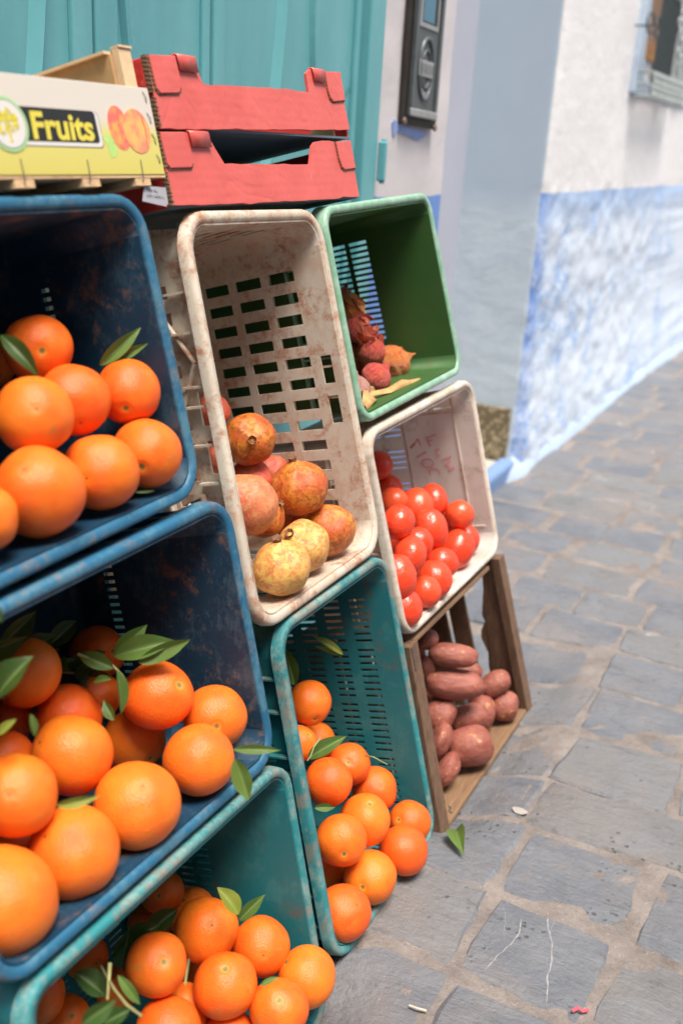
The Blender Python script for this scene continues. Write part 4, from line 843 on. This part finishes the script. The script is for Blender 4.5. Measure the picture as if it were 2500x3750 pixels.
# ------------------------------------------------------------------ setting: ground
def sm(a, b, x): t = max(0, min(1, (x - a) / (b - a))); return t * t * (3 - 2 * t)
def gz(x, y):
    a = 1 - sm(2.25, 2.6, y)
    z = -a * math.tan(R(15)) * max(0, -.535 - x)
    side = (1 - sm(1.10, 1.22, y)) + sm(1.52, 1.66, y) * (1 - sm(2.25, 2.7, y))
    z -= .040 * side * (1 - sm(-.53, -.40, x))
    return max(z, -.19) + .006 * noise.noise(Vector((x * 1.5, y * 1.5, 0)))
def stones():
    rows = [-1.0, -.78, -.56, -.34, -.12, .10, .33, .55, .78, 1.02, 1.25, 1.465, 1.69, 1.86, 2.085, 2.31, 2.52, 2.70]
    rs = random.Random(3)
    while rows[-1] < 22: rows.append(rows[-1] + rs.uniform(.18, .24))
    mb = MB()
    for ri in range(len(rows) - 1):
        y0, y1 = rows[ri], rows[ri + 1]; near = y0 < 5
        xs = [-.38 - .008 * max(0, y0 - 1.2) * 3 * (y0 < 3)]
        if 1.68 < y0 < 1.7: r_ = [-.385, .06, .30]
        elif 1.24 < y0 < 1.26: r_ = [-.36, -.145, .05, .30]
        elif 1.46 < y0 < 1.47: r_ = [-.375, -.125, .12, .33]
        elif 1.85 < y0 < 1.87: r_ = [-.385, -.14, .10, .32]
        elif 2.08 < y0 < 2.09: r_ = [-.39, -.15, .12, .34]
        elif 2.3 < y0 < 2.32: r_ = [-.40, -.19, .02, .30]
        else: r_ = [-.40 + rs.uniform(-.05, .05)]; 
        while r_[-1] < (4 if near else 3): r_.append(r_[-1] + rs.uniform(.17, .33))
        while r_[0] > -1.25: r_.insert(0, r_[0] - rs.uniform(.19, .30))
        for a, b in zip(r_[:-1], r_[1:]):
            if b < -1.2: continue
            g = rs.uniform(.004, .008); n = 9 if near and b > -.75 else (5 if y0 < 9 else 3)
            j = lambda: rs.uniform(-.011, .011)
            C = [Vector((a + g + j(), y0 + g + j())), Vector((b - g + j(), y0 + g + j())), Vector((b - g + j(), y1 - g + j())), Vector((a + g + j(), y1 - g + j()))]
            tz = rs.uniform(-.003, .003); tx, ty = rs.uniform(-.012, .012), rs.uniform(-.012, .012); cx, cy = (a + b) / 2, (y0 + y1) / 2; sd_ = rs.uniform(0, 50)
            vs = []
            for jj in range(n + 1):
                for ii in range(n + 1):
                    u, v = ii / n, jj / n
                    cu_, cv_ = .5 + (u - .5), .5 + (v - .5)
                    p = C[0] * (1 - u) * (1 - v) + C[1] * u * (1 - v) + C[2] * u * v + C[3] * (1 - u) * v
                    edge = min(ii, jj, n - ii, n - jj)
                    # worn corners pull inwards
                    cdist = max(0, abs(u - .5) + abs(v - .5) - .82) * .10
                    p = p - (p - Vector((cx, cy))) * cdist * 1.6
                    if edge == 0: nx = .006 * noise.noise(Vector((p.x * 22, p.y * 22, sd_))); p = p + Vector((nx, .006 * noise.noise(Vector((p.y * 22, p.x * 22, sd_ + 9)))))
                    z = gz(p.x, p.y) + tz + tx * (p.x - cx) + ty * (p.y - cy) + .0035 * noise.noise(Vector((p.x * 9, p.y * 9, sd_))) + .0015 * noise.noise(Vector((p.x * 30, p.y * 30, sd_)))
                    if edge == 0: z -= .0075
                    vs.append((p.x, p.y, z))
            if n >= 5:      # pull second ring close to edge for a crisp shoulder
                for jj in range(n + 1):
                    for ii in range(n + 1):
                        if min(ii, jj, n - ii, n - jj) == 1:
                            ei = 0 if ii == 1 else (n if ii == n - 1 else ii); ej = 0 if jj == 1 else (n if jj == n - 1 else jj)
                            q = vs[ej * (n + 1) + ei]; o_ = vs[jj * (n + 1) + ii]; vs[jj * (n + 1) + ii] = (o_[0] * .3 + q[0] * .7, o_[1] * .3 + q[1] * .7, o_[2] - .0012)
            mb.add(vs, [(jj * (n + 1) + ii, jj * (n + 1) + ii + 1, (jj + 1) * (n + 1) + ii + 1, (jj + 1) * (n + 1) + ii) for jj in range(n) for ii in range(n)])
    m = NT('slate_paving'); c = m.coord(); rnd = m.n('NewGeometry').outputs['Random Per Island']
    n1 = m.noise(c, 7, 8, .65); n2 = m.noise(c, 45, 6, .7); n3 = m.noise(c, 2.2, 4)
    cr_ = m.n('ValToRGB', {'Fac': rnd}); e = cr_.color_ramp.elements; e[0].color = (.105, .115, .136, 1); e[1].color = (.165, .162, .162, 1); q = cr_.color_ramp.elements.new(.5); q.color = (.122, .132, .154, 1); q = cr_.color_ramp.elements.new(.8); q.color = (.148, .143, .142, 1)
    col = m.mix(m.ramp(n1, (.35, 0), (.7, .8)), cr_.outputs[0], (.175, .183, .20))
    col = m.mix(m.ramp(n2, (.60, 0), (.68, .5)), col, (.08, .083, .09))
    col = m.mix(m.ramp(n3, (.5, 0), (.72, .55)), col, (.25, .20, .17))
    rdg = m.noise(m.mapping(c, (1.0, 3.2, 1.0), (0, 0, .25)), 9, 6, .65, .5)
    vor = m.n('TexVoronoi', {'Vector': c, 'Scale': 55.0}).outputs['Distance']
    pit = m.math('MULTIPLY', m.ramp(vor, (.10, 1), (.26, 0)), m.ramp(m.noise(c, 8, 3), (.54, 0), (.60, 1))); col = m.mix(m.math('MULTIPLY', pit, .7), col, (.05, .052, .058))
    col = m.mix(m.ramp(rdg, (.60, 0), (.66, .5)), col, (.07, .072, .08))
    vv = m.n('VectorMath', {0: c, 1: m.n('CombineXYZ', {0: m.math('MULTIPLY', rnd, 7.), 1: m.math('MULTIPLY', rnd, 3.)}).outputs[0]}, operation='ADD').outputs[0]
    vn = m.n('TexNoise', {'Vector': vv, 'Scale': 2.0, 'Detail': 5., 'Distortion': .25}).outputs['Fac']
    vein = m.ramp(m.math('ABSOLUTE', m.math('SUBTRACT', vn, .5)), (.0006, .8), (.0022, 0))
    vein = m.math('MULTIPLY', vein, m.math('GREATER_THAN', rnd, .92)); vein = m.math('MULTIPLY', vein, m.ramp(m.noise(vv, 5, 3), (.45, 0), (.55, 1)))
    dust = m.ramp(m.math('MULTIPLY_ADD', m.noise(c, 18, 7, .75), .6, m.math('MULTIPLY', m.noise(c, 5, 3), .4)), (.53, 0), (.64, .6)); col = m.mix(dust, col, (.185, .168, .160)); col = m.mix(vein, col, (.55, .52, .50))
    m.p(Base_Color=col, Roughness=m.ramp(n2, (.3, .34), (.7, .62))); m.bump(m.math('ADD', m.math('MULTIPLY', rdg, 1.6), m.math('ADD', m.math('MULTIPLY', pit, -.5), m.math('ADD', m.math('MULTIPLY', n1, 1.5), m.math('MULTIPLY', n2, 1.0)))), .9, .006)
    o = mb.build('paving', m.m, None, True, fix=False); o.data.set_sharp_from_angle(angle=R(28)); tag(o, kind='structure')
    # mortar sheet
    vs = []; fs = []; xs = [-1.6 + .035 * i for i in range(80)] + [1.2 + .25 * i for i in range(14)] + [6, 12, 30]; ys = [-1.2 + .15 * i for i in range(14)] + [.9 + .035 * i for i in range(60)] + [3.0 + .2 * i for i in range(60)] + [16, 22, 40]
    for y in ys:
        for x in xs: vs.append((x, y, gz(x, y) - .0042 + .0040 * noise.noise(Vector((x * 25, y * 25, 3))) + .002 * noise.noise(Vector((x * 70, y * 70, 3)))))
    nx_ = len(xs); fs = [(j * nx_ + i, j * nx_ + i + 1, (j + 1) * nx_ + i + 1, (j + 1) * nx_ + i) for j in range(len(ys) - 1) for i in range(nx_ - 1)]
    m = NT('gritty_mortar'); c = m.coord(); n1 = m.noise(c, 12, 8, .7); n2 = m.noise(c, 110, 5, .7)
    col = m.mix(m.ramp(n1, (.35, 0), (.65, 1)), (.155, .130, .118), (.27, .235, .215)); col = m.mix(m.ramp(n2, (.58, 0), (.68, .6)), col, (.10, .08, .07)); col = m.mix(m.ramp(m.noise(c, 160, 2), (.67, 0), (.7, .5)), col, (.36, .33, .31))
    m.p(Base_Color=col, Roughness=.85); m.bump(m.math('ADD', n1, n2), .9, .006)
    tag(obj('ground', vs, fs, m.m, None, True), kind='structure')
stones()
def veins():
    VP = [[(-0.267, 1.462), (-0.255, 1.427), (-0.24, 1.396), (-0.23, 1.357), (-0.225, 1.318), (-0.212, 1.27)], [(-0.304, 1.428), (-0.295, 1.389), (-0.301, 1.354), (-0.31, 1.326), (-0.319, 1.278)], [(-0.349, 1.452), (-0.328, 1.414), (-0.313, 1.358)], [(-0.252, 1.455), (-0.252, 1.435), (-0.248, 1.408)], [(-0.344, 1.489), (-0.288, 1.513), (-0.253, 1.502), (-0.204, 1.494), (-0.173, 1.488)], [(-0.478, 1.485), (-0.454, 1.5), (-0.426, 1.517), (-0.395, 1.55)], [(-0.271, 1.958), (-0.231, 1.989), (-0.157, 2.014)], [(-0.329, 1.898), (-0.302, 1.929), (-0.271, 1.958)]]
    WD = [.0022, .0020, .0008, .0009, .0008, .0009, .0008, .0006]; rs = random.Random(8); mb = MB()
    bpy.context.view_layer.update(); pav = bpy.data.objects['paving']
    for pts, wd in zip(VP, WD):
        P = []
        for a, b in zip(pts[:-1], pts[1:]):
            for k in range(8): f = k / 8; P.append((a[0] + (b[0] - a[0]) * f, a[1] + (b[1] - a[1]) * f))
        P.append(pts[-1]); L_ = []; n = len(P)
        for i, (x, y) in enumerate(P):
            a = P[max(0, i - 1)]; b = P[min(n - 1, i + 1)]; d = Vector((b[0] - a[0], b[1] - a[1])).normalized()
            j = .0025 * noise.noise(Vector((x * 60, y * 60, 4))); w_ = wd * .7 * (.35 + 1.1 * abs(noise.noise(Vector((x * 40, y * 40, 8)))) + .3 * rs.random()) * min(1, (i + .6) / 4, (n - i) / 4)
            row = []
            for s_ in (-1, 1):
                px, py = x - d.y * (j + s_ * w_), y + d.x * (j + s_ * w_)
                hit, loc, _, _ = pav.ray_cast(Vector((px, py, .3)), Vector((0, 0, -1)))
                row.append((px, py, (loc.z if hit else gz(px, py)) + .0005))
            L_ += row
        mb.add(L_, [(i * 2, i * 2 + 1, i * 2 + 3, i * 2 + 2) for i in range(n - 1)])
    tag(mb.build('calcite_veins', simple('white_calcite', (.27, .265, .27), .7, .3, 120), None, fix=False), kind='structure')
veins()

# ------------------------------------------------------------------ setting: walls
def plaster(name, up, dado, zd, patch=None, rough_from=None, bumpd=.004, blue=(.13, .25, .60)):
    m = NT(name); c = m.coord(); sep = m.n('SeparateXYZ', {'Vector': c}); n1 = m.noise(c, 4, 6, .6); n2 = m.noise(c, 24, 6, .65); n3 = m.noise(c, 1.2, 3)
    u = m.mix(m.ramp(n3, (.35, 0), (.65, 1)), up, tuple(x * .9 for x in up)); u = m.mix(m.ramp(n2, (.6, 0), (.75, .35)), u, tuple(x * .8 for x in up))
    if dado:
        zz = m.math('ADD', sep.outputs[2], m.math('MULTIPLY', m.math('SUBTRACT', n1, .5), .03))
        k = m.math('LESS_THAN', zz, zd)
        d = dado
        if patch:
            pk = m.math('MULTIPLY_ADD', m.noise(c, 36, 6, .75, .5), .6, m.math('MULTIPLY', n1, .4))
            hz = m.ramp(m.math('MULTIPLY', m.math('SUBTRACT', sep.outputs[2], .0), .9), (.0, .04), (.30, .0), (.80, .0), (.99, -.02))
            d = m.mix(m.ramp(m.math('ADD', pk, hz), (.40, 1), (.56, 0)), patch, dado) if False else m.mix(m.ramp(m.math('ADD', pk, m.math('MULTIPLY', n3, .25)), (.55, 0), (.61, .95)), dado, patch)
            band = m.ramp(m.math('MULTIPLY', m.math('SUBTRACT', zd, sep.outputs[2]), 6.0), (.0, 1), (1., 0)); d = m.mix(m.math('MULTIPLY', band, .8), d, dado)
            yy = m.ramp(m.math('SUBTRACT', sep.outputs[1], 3.84), (.02, .9), (.16, 0)); d = m.mix(m.math('MULTIPLY', yy, m.ramp(pk, (.42, 1), (.6, .25))), d, blue)
        u = m.mix(k, u, d)
    m.p(Base_Color=u, Roughness=.85); m.bump(m.math('ADD', n1, m.math('MULTIPLY', n2, .7)), .7, bumpd); return m.m
def wall(name, fn, us, vs_, mat, kind='structure', label=None, cat=None):
    V = [fn(u, v) for v in vs_ for u in us]; n = len(us)
    o = obj(name, V, [(j * n + i, j * n + i + 1, (j + 1) * n + i + 1, (j + 1) * n + i) for j in range(len(vs_) - 1) for i in range(n - 1)], mat, None, True)
    return tag(o, label, cat, None, kind)
lin = lambda a, b, n: [a + (b - a) * i / n for i in range(n + 1)]
# far house: facade + rounded corner + side wall, one mesh
def house():
    T = thing('house', (-1.13, 3.84, 0), 'white house beyond the recess with a worn blue dado', 'house')
    prof = [(-1.75, 3.85)] + [(-1.70 + .0365 * i, 3.843) for i in range(15)] + [(-1.150, 3.842), (-1.136, 3.843), (-1.126, 3.852), (-1.122, 3.872)] + [(-1.122, 3.90 + .035 * i) for i in range(60)] + [(-1.13 + .012 * i, 6.1 + .35 * i) for i in range(26)]
    zs = lin(-.1, 1.7, 90) + [1.8, 2, 2.3, 2.7, 3.2, 4, 5]
    V = []
    for z in zs:
        for (x, y) in prof:
            a = .009 if z < 1.10 else .0015
            q = Vector((x * 9, y * 9, z * 9)); d = a * noise.noise(q) + a * .7 * noise.noise(q * 2.6); 
            if z < 1.10: d += .005 * noise.noise(q * 5)
            flare = .03 * (1 - sm(0, .5, z)) * (1 if y > 3.86 else 0)
            nx_, ny = (1, 0) if y > 3.87 else ((0, -1) if x < -1.140 else (.7, -.7))
            if y < 3.86 and x < -1.14: d *= .15 if z > 1.02 else .22
            V.append((x + nx_ * (d + flare), y + ny * d, z))
    n = len(prof); F_ = [(j * n + i, j * n + i + 1, (j + 1) * n + i + 1, (j + 1) * n + i) for j in range(len(zs) - 1) for i in range(n - 1)]
    fm = [1 if prof[f[0] % n][0] < -1.145 and prof[f[0] % n][1] < 3.86 else 0 for f in F_]
    front = plaster('white_and_worn_blue_plaster', (.79, .78, .79), (.30, .45, .72), 1.095, (.62, .69, .78), bumpd=.007)
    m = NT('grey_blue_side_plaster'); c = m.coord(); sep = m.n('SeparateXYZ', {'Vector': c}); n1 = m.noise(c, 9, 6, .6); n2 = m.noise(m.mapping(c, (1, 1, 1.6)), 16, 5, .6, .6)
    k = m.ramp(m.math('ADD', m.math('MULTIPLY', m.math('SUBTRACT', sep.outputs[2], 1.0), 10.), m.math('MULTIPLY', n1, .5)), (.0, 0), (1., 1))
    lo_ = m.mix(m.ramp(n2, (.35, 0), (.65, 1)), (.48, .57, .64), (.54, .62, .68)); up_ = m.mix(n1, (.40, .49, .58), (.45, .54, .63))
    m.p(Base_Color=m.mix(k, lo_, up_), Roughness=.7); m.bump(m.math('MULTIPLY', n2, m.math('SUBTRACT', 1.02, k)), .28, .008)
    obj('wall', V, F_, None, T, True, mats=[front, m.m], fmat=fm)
    # pale blue skirting slope along the facade
    mb = MB(); ys = lin(3.62, 14, 200); vs = []
    for y in ys:
        e = .005 * noise.noise(Vector((0, y * 4, 0))) - .03 * max(0, 3.86 - y) / .24; xx = -1.13 + max(0, (y - 6.1) / .35 * .012)
        vs += [(xx + .0, y, .075 + e), (xx + .030 + e, y, .050 + e), (xx + .048 + e * 2, y, .018), (xx + .062 + e * 2, y, -.03)]
    mb.add(vs, [(i * 4 + k, i * 4 + k + 1, i * 4 + k + 5, i * 4 + k + 4) for i in range(200) for k in range(3)])
    mb.build('painted_skirting', plaster('pale_blue_skirting', (.42, .53, .69), None, 0), T, True)
    mb = MB(); mb.box((-1.175, 3.50, -.05), (-1.108, 3.842, .072)); bevel(mb.build('blue_threshold', plaster('blue_painted_threshold', (.17, .27, .48), None, 0), T), .022, 4)
    mb = MB(); mb.box((-1.5, 3.825, .06), (-1.150, 3.838, .272)); m = NT('brown_terrazzo'); c = m.coord(); v = m.n('TexVoronoi', {'Vector': c, 'Scale': 55.}); 
    m.p(Base_Color=m.mix(m.ramp(v.outputs['Distance'], (.3, 1), (.5, 0)), (.15, .115, .06), (.42, .33, .20)), Roughness=.5); m.bump(v.outputs['Distance'], .4, .003); bevel(mb.build('stone_cladding', m.m, T), .002)
    mb = MB(); mb.box((-1.5, 2.95, -.05), (-1.165, 3.82, .055)); bevel(mb.build('recess_floor', simple('beige_step_stone', (.45, .42, .36), .7, .15, 20), T), .006)
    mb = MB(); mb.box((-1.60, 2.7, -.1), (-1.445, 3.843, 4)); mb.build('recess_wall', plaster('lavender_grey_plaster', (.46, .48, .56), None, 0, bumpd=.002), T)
    return T
house()
def shop():
    T = thing('shop_front', (-1.17, 2, 0), 'turquoise door front behind the crates with a white plaster pier', 'shop front')
    # pier with the meter
    us = lin(2.435, 2.93, 24); zs = lin(-.25, 4, 130)
    V = [(-1.17 + .004 * noise.noise(Vector((y * 8, z * 8, 0))), y, z) for z in zs for y in us]; n = len(us)
    m_ = plaster('pinkish_white_plaster', (.64, .60, .62), (.15, .28, .62), 1.105, None, bumpd=.003)
    obj('pier', V, [(j * n + i, j * n + i + 1, (j + 1) * n + i + 1, (j + 1) * n + i) for j in range(len(zs) - 1) for i in range(n - 1)], m_, T, True)
    mb = MB(); mb.box((-1.5, 2.44, -.25), (-1.176, 2.925, 4)); bevel(mb.build('pier_core', plaster('pier_return_plaster', (.60, .55, .58), None, 0), T), .012, 3)
    mt = NT('turquoise_gloss_paint'); c = mt.coord(); n1 = mt.noise(mt.mapping(c, (1, 1, .25)), 9, 6, .6); n2 = mt.noise(c, 55, 5, .7); n3 = mt.noise(c, 8, 5, .75)
    col = mt.mix(mt.ramp(n1, (.3, 0), (.7, 1)), (.115, .36, .40), (.165, .44, .475)); col = mt.mix(mt.ramp(n2, (.68, 0), (.73, .5)), col, (.3, .52, .52)); col = mt.mix(mt.ramp(n3, (.68, 0), (.72, .7)), col, (.06, .20, .22))
    mt.p(Base_Color=col, Roughness=.36); mt.bump(mt.math('ADD', n1, mt.math('MULTIPLY', n2, .35)), .3, .004); TQ = mt.m
    M['tq'] = TQ
    # door leaves
    mb = MB(); mb.box((-1.22, -1.4, -.3), (-1.178, 1.3925, 4)); mb.build('door_leaf', TQ, T)
    mb = MB(); mb.box((-1.22, 1.3965, -.3), (-1.178, 2.36, 4)); mb.build('door_leaf', TQ, T)
    mb = MB(); mb.box((-1.24, 2.36, -.3), (-1.150, 2.4365, 4)); bevel(mb.build('door_frame', TQ, T), .006, 2)
    for y0, y1, x in ((1.345, 1.3915, -1.166), (1.3975, 1.452, -1.164), (1.700, 1.722, -1.168), (1.727, 1.765, -1.162), (2.318, 2.338, -1.166), (1.04, 1.06, -1.168), (.80, .84, -1.164)):
        mb = MB(); mb.box((-1.179, y0, -.3), (x, y1, 4)); bevel(mb.build('door_batten', TQ, T), .004, 2)
    # curved raised mouldings, mirrored pairs
    for base_y, s in ((1.300, -1), (1.462, 1), (2.000, -1), (2.108, 1), (.62, -1), (.74, 1)):
        mb = MB(); vs = []
        N_ = 26
        for i in range(N_ + 1):
            z = .95 + 1.0 * i / N_; q = (1.62 - z); y = base_y + s * (.28 * q * q if q > 0 else 0) - s * .0
            vs += [(-1.179, y - s * .004, z), (-1.166, y + s * .0, z), (-1.164, y + s * .004, z), (-1.179, y + s * .026, z)]
        mb.add(vs, [(i * 4 + k, i * 4 + k + 1, i * 4 + k + 5, i * 4 + k + 4) for i in range(N_) for k in range(3)])
        o = mb.build('curved_moulding', TQ, T)
    mb = MB(); mb.box((-1.152, 2.4370, 1.150), (-1.128, 2.447, 1.245)); bevel(mb.build('hinge', TQ, T), .004)
    mb = MB(); mb.tube([(-1.14, 2.449, 1.145), (-1.14, 2.449, 1.25)], .007, 10); mb.build('hinge_pin', TQ, T)
shop()
def meter():
    y0, y1, z0, z1 = 2.578, 2.812, 1.290, 1.66
    T = thing('meter_box', (-1.165, (y0 + y1) / 2, z0), 'dark metal meter box with an oval emblem on the white pier', 'meter box')
    f = lambda y, z, x: (-1.166 + x * .55, y, z - (y - y0) * .03)
    frame = simple('dark_frame_metal', (.035, .028, .024), .6, .4, 30, metal=.3); dm = simple('grey_painted_metal', (.12, .135, .14), .4, .15, 25, .2, metal=.35); lt = simple('worn_light_metal', (.36, .37, .37), .4, .15, 40, metal=.3)  # first tone: near-black strips around the door and the glass
    def B(nm, a, b, m_, bv=.003, par=T):
        mb = MB(); mb.box(a, b, f); o = mb.build(nm, m_, par); bevel(o, bv, 3); return o
    B('frame', (y0, z0, 0), (y1, z1, .022), frame)
    dr = B('door', (y0 + .026, z0 + .022, .0222), (y1 - .028, z1 - .02, .034), dm, .008)
    for a, b in (((y0 + .026, z0 + .022, .0345), (y1 - .028, z0 + .042, .047)), ((y0 + .026, z1 - .040, .0345), (y1 - .028, z1 - .02, .047))): B('door_lip', a, b, lt, .007)
    for a, b in (((y0 + .026, z0 + .043, .0345), (y0 + .044, z1 - .041, .044)), ((y1 - .046, z0 + .043, .0345), (y1 - .028, z1 - .041, .044))): B('door_lip', a, b, dm, .006)
    wy0, wy1, wz0, wz1 = y0 + .062, y1 - .072, 1.540, 1.625
    B('window_frame', (wy0 - .012, wz0 - .012, .0346), (wy1 + .012, wz1 + .012, .040), lt, .003)
    B('window_recess', (wy0, wz0, .0401), (wy1, wz1, .0405), frame, .0002)
    g = NT('blue_glass'); g.p(Base_Color=(.05, .17, .27), Roughness=.12); B('glass', (wy0 + .003, wz0 + .003, .0407), (wy1 - .022, wz1 - .010, .0415), g.m, .0003)
    cy, cz = (y0 + y1) / 2 - .004, 1.432
    for rx, rz, wd in ((.044, .074, .006), (.028, .046, .004)):
        mb = MB(); mb.tube([f(cy + rx * math.cos(a), cz + rz * math.sin(a), .036) for a in [2 * math.pi * k / 32 for k in range(33)]], wd, 8, cap=False); mb.build('emblem_ring', dm, T, True)
    B('emblem_band', (cy - .050, cz - .020, .036), (cy + .048, cz + .020, .045), lt, .004)
    for k in range(5):
        yy = cy - .040 + k * .018; B('emblem_letter', (yy, cz - .012, .0452), (yy + .006, cz + .012, .047), dm, .0008)
    for k in range(11):
        a = R(200 + k * 14); mb = MB(); mb.tube([f(cy + .036 * math.cos(a), cz + .056 * math.sin(a), .036), f(cy + .046 * math.cos(a), cz + .070 * math.sin(a), .040)], .0022, 6); mb.build('emblem_letter', lt, T)
    for (yy, zz) in ((y0 + .012, z0 + .008), (y1 - .012, z0 + .004), (y1 - .010, z1 - .02), (y0 + .012, z1 - .02)):
        mb = MB(); mb.tube([f(yy, zz, .020), f(yy, zz, .032)], .009, 12); bevel(mb.build('bolt', simple('rusty_bolt', (.22, .15, .12), .55, .3, 60, metal=.4), T), .002)
    # blue paint smear under the box
    pts = [(2.545, 1.292), (2.556, 1.300), (2.585, 1.290), (2.66, 1.283), (2.78, 1.275), (2.765, 1.262), (2.72, 1.252), (2.66, 1.262), (2.60, 1.268), (2.578, 1.272), (2.566, 1.258), (2.553, 1.262)]
    mb = MB(); mb.poly(pts, lambda y, z: (-1.1655, y, z), lambda y, z: (-1.170, y, z)); tag(mb.build('paint_smear', simple('blue_paint', (.25, .34, .62), .8, .2, 30)), 'smear of blue paint on the plaster just below the meter box', 'paint mark')
meter()
def window():
    T = thing('window', (-1.13, 5.0, 1.5), 'grilled window with a pale blue surround on the far white house', 'window')
    lb = simple('pale_blue_window_paint', (.50, .60, .72), .6, .1, 20); wd = simple('brown_window_wood', (.36, .22, .15), .55, .25, 12); or_ = simple('ochre_painted_wood', (.50, .25, .10), .6, .2, 12); dk = simple('dark_window_opening', (.12, .085, .08), .5, .1); ir = simple('dark_wrought_iron', (.06, .075, .08), .5, .2, 50, metal=.5); wi = simple('white_painted_iron', (.36, .40, .40), .5, .2, 50)
    def B(nm, a, b, m_): mb = MB(); mb.box(a, b); return bevel(mb.build(nm, m_, T), .004)
    B('surround', (-1.15, 4.95, 1.510), (-1.100, 5.085, 2.7), lb)
    B('surround', (-1.15, 5.0855, 1.510), (-1.108, 5.16, 1.66), lb); B('surround', (-1.15, 5.1605, 1.510), (-1.112, 6.9, 1.58), lb)
    B('shutter', (-1.15, 5.36, 1.581), (-1.118, 5.95, 2.7), dk); B('pane', (-1.15, 5.951, 1.581), (-1.120, 6.9, 2.7), simple('pale_window_glass', (.42, .50, .58), .3, .1))
    B('wooden_frame', (-1.15, 5.09, 1.661), (-1.1105, 5.20, 2.7), wd); B('wooden_frame', (-1.15, 5.215, 1.661), (-1.113, 5.355, 2.7), wd)
    B('wooden_frame', (-1.1102, 5.095, 1.665), (-1.108, 5.195, 1.735), or_); B('wooden_frame', (-1.1127, 5.22, 1.665), (-1.110, 5.35, 1.735), or_)
    G = -1.04
    k = 0; y = 5.02
    while y < 5.84:
        mb = MB(); mb.tube([(G, y, 1.50), (G, y, 2.7)], .0045, 8); mb.build('grille_bar', ir if k < 14 else wi, T); y += .030; k += 1
    for z in (1.500, 1.548, 1.60):
        mb = MB(); mb.tube([(-1.118, 5.01, z), (G, 5.01, z), (G, 5.84, z), (-1.118, 5.84, z)], .007, 8); mb.build('grille_rail', wi, T)
    y = 5.035
    while y < 5.84:
        for zc in (1.524, 1.575):
            mb = MB(); mb.tube([(G + .004, y + .018 * math.cos(a), zc + .020 * math.sin(a)) for a in [2 * math.pi * q / 12 for q in range(13)]], .0045, 6, cap=False); mb.build('grille_scroll', wi, T, True)
        y += .042
    for yy, zz in ((5.55, 1.66), (5.60, 1.70), (5.52, 1.72), (5.57, 1.77), (5.50, 1.80), (5.55, 1.85), (5.46, 1.88), (5.42, 1.84), (5.40, 1.93), (5.34, 1.97), (5.28, 1.95), (5.33, 2.02), (5.62, 1.80), (5.66, 1.74), (5.64, 1.88)):
        mb = MB(); mb.tube([(G + .006, yy + .022 * math.cos(a), zz + .024 * math.sin(a)) for a in [2 * math.pi * q / 12 for q in range(13)]], .007, 6, cap=False); mb.build('grille_scroll', wi, T, True)
    for yy, ry in ((4.83, .075), (4.965, .045)):
        mb = MB(); mb.tube([(G, yy + ry * math.cos(a), 1.775 + .040 * math.sin(a)) for a in [2 * math.pi * q / 24 for q in range(25)]], .0045, 8); mb.build('iron_ring', ir, T, True)
    mb = MB(); mb.tube([(-1.135, 4.90, 1.775), (G, 4.905, 1.775), (G, 5.02, 1.775)], .004, 6); mb.build('ring_bracket', ir, T)
window()

# unseen house across the alley, added and darkened to shade the crates
def alley():
    m_ = plaster('shade_house_plaster', (.34, .31, .29), (.14, .20, .34), 1.1, None, bumpd=.004)
    T = thing('house', (2.3, 0, 0), 'unseen house across the alley with a blue dado, added to shade the crates', 'house')
    mb = MB(); mb.box((2.3, -6, -.3), (2.8, 2.6, 4.6)); mb.build('wall', m_, T)
    mb = MB(); mb.box((2.2, -6, 4.6), (2.9, 2.7, 4.7)); mb.build('roof_edge', m_, T)
alley()

# ------------------------------------------------------------------ litter on the paving
gl = leaf((-.492, 1.600, gz(-.49, 1.6) + .012), (-.445, 1.515, gz(-.445, 1.515) + .012), .36, .22, 77, M['leaf'])
tag(gl, 'curled green leaf lying alone on the paving in front of the wooden crate', 'leaf')
mb = MB(); mb.tube([(-.172, 1.268, .004), (-.165, 1.276, .007), (-.158, 1.276, .004), (-.150, 1.284, .004)], .0028, 6); tag(mb.build('plastic_scrap', simple('pink_red_plastic', (.75, .10, .14), .5, .1)), 'tiny red-pink plastic scrap on the paving near the photo bottom', 'scrap')
mb = MB(); mb.tube([(-.395, 1.150, .004), (-.383, 1.149, .006), (-.368, 1.154, .004)], .0022, 6); tag(mb.build('twig', simple('pale_twig', (.5, .42, .34), .7, .1)), 'short pale twig on the paving at the photo bottom', 'twig')
mb = MB(); mb.add([(-.40 + .016 * math.cos(a) * (1 + .2 * math.sin(3 * a)), 1.715 + .011 * math.sin(a), gz(-.4, 1.71) + .002) for a in [6.283 * k / 10 for k in range(10)]], [tuple(range(10))]); solid(tag(mb.build('paper_scrap', simple('grey_white_scrap', (.34, .31, .28), .8, .1), fix=False), 'flat pale scrap lying on the mortar joint in front of the wooden crate', 'scrap'), .001)
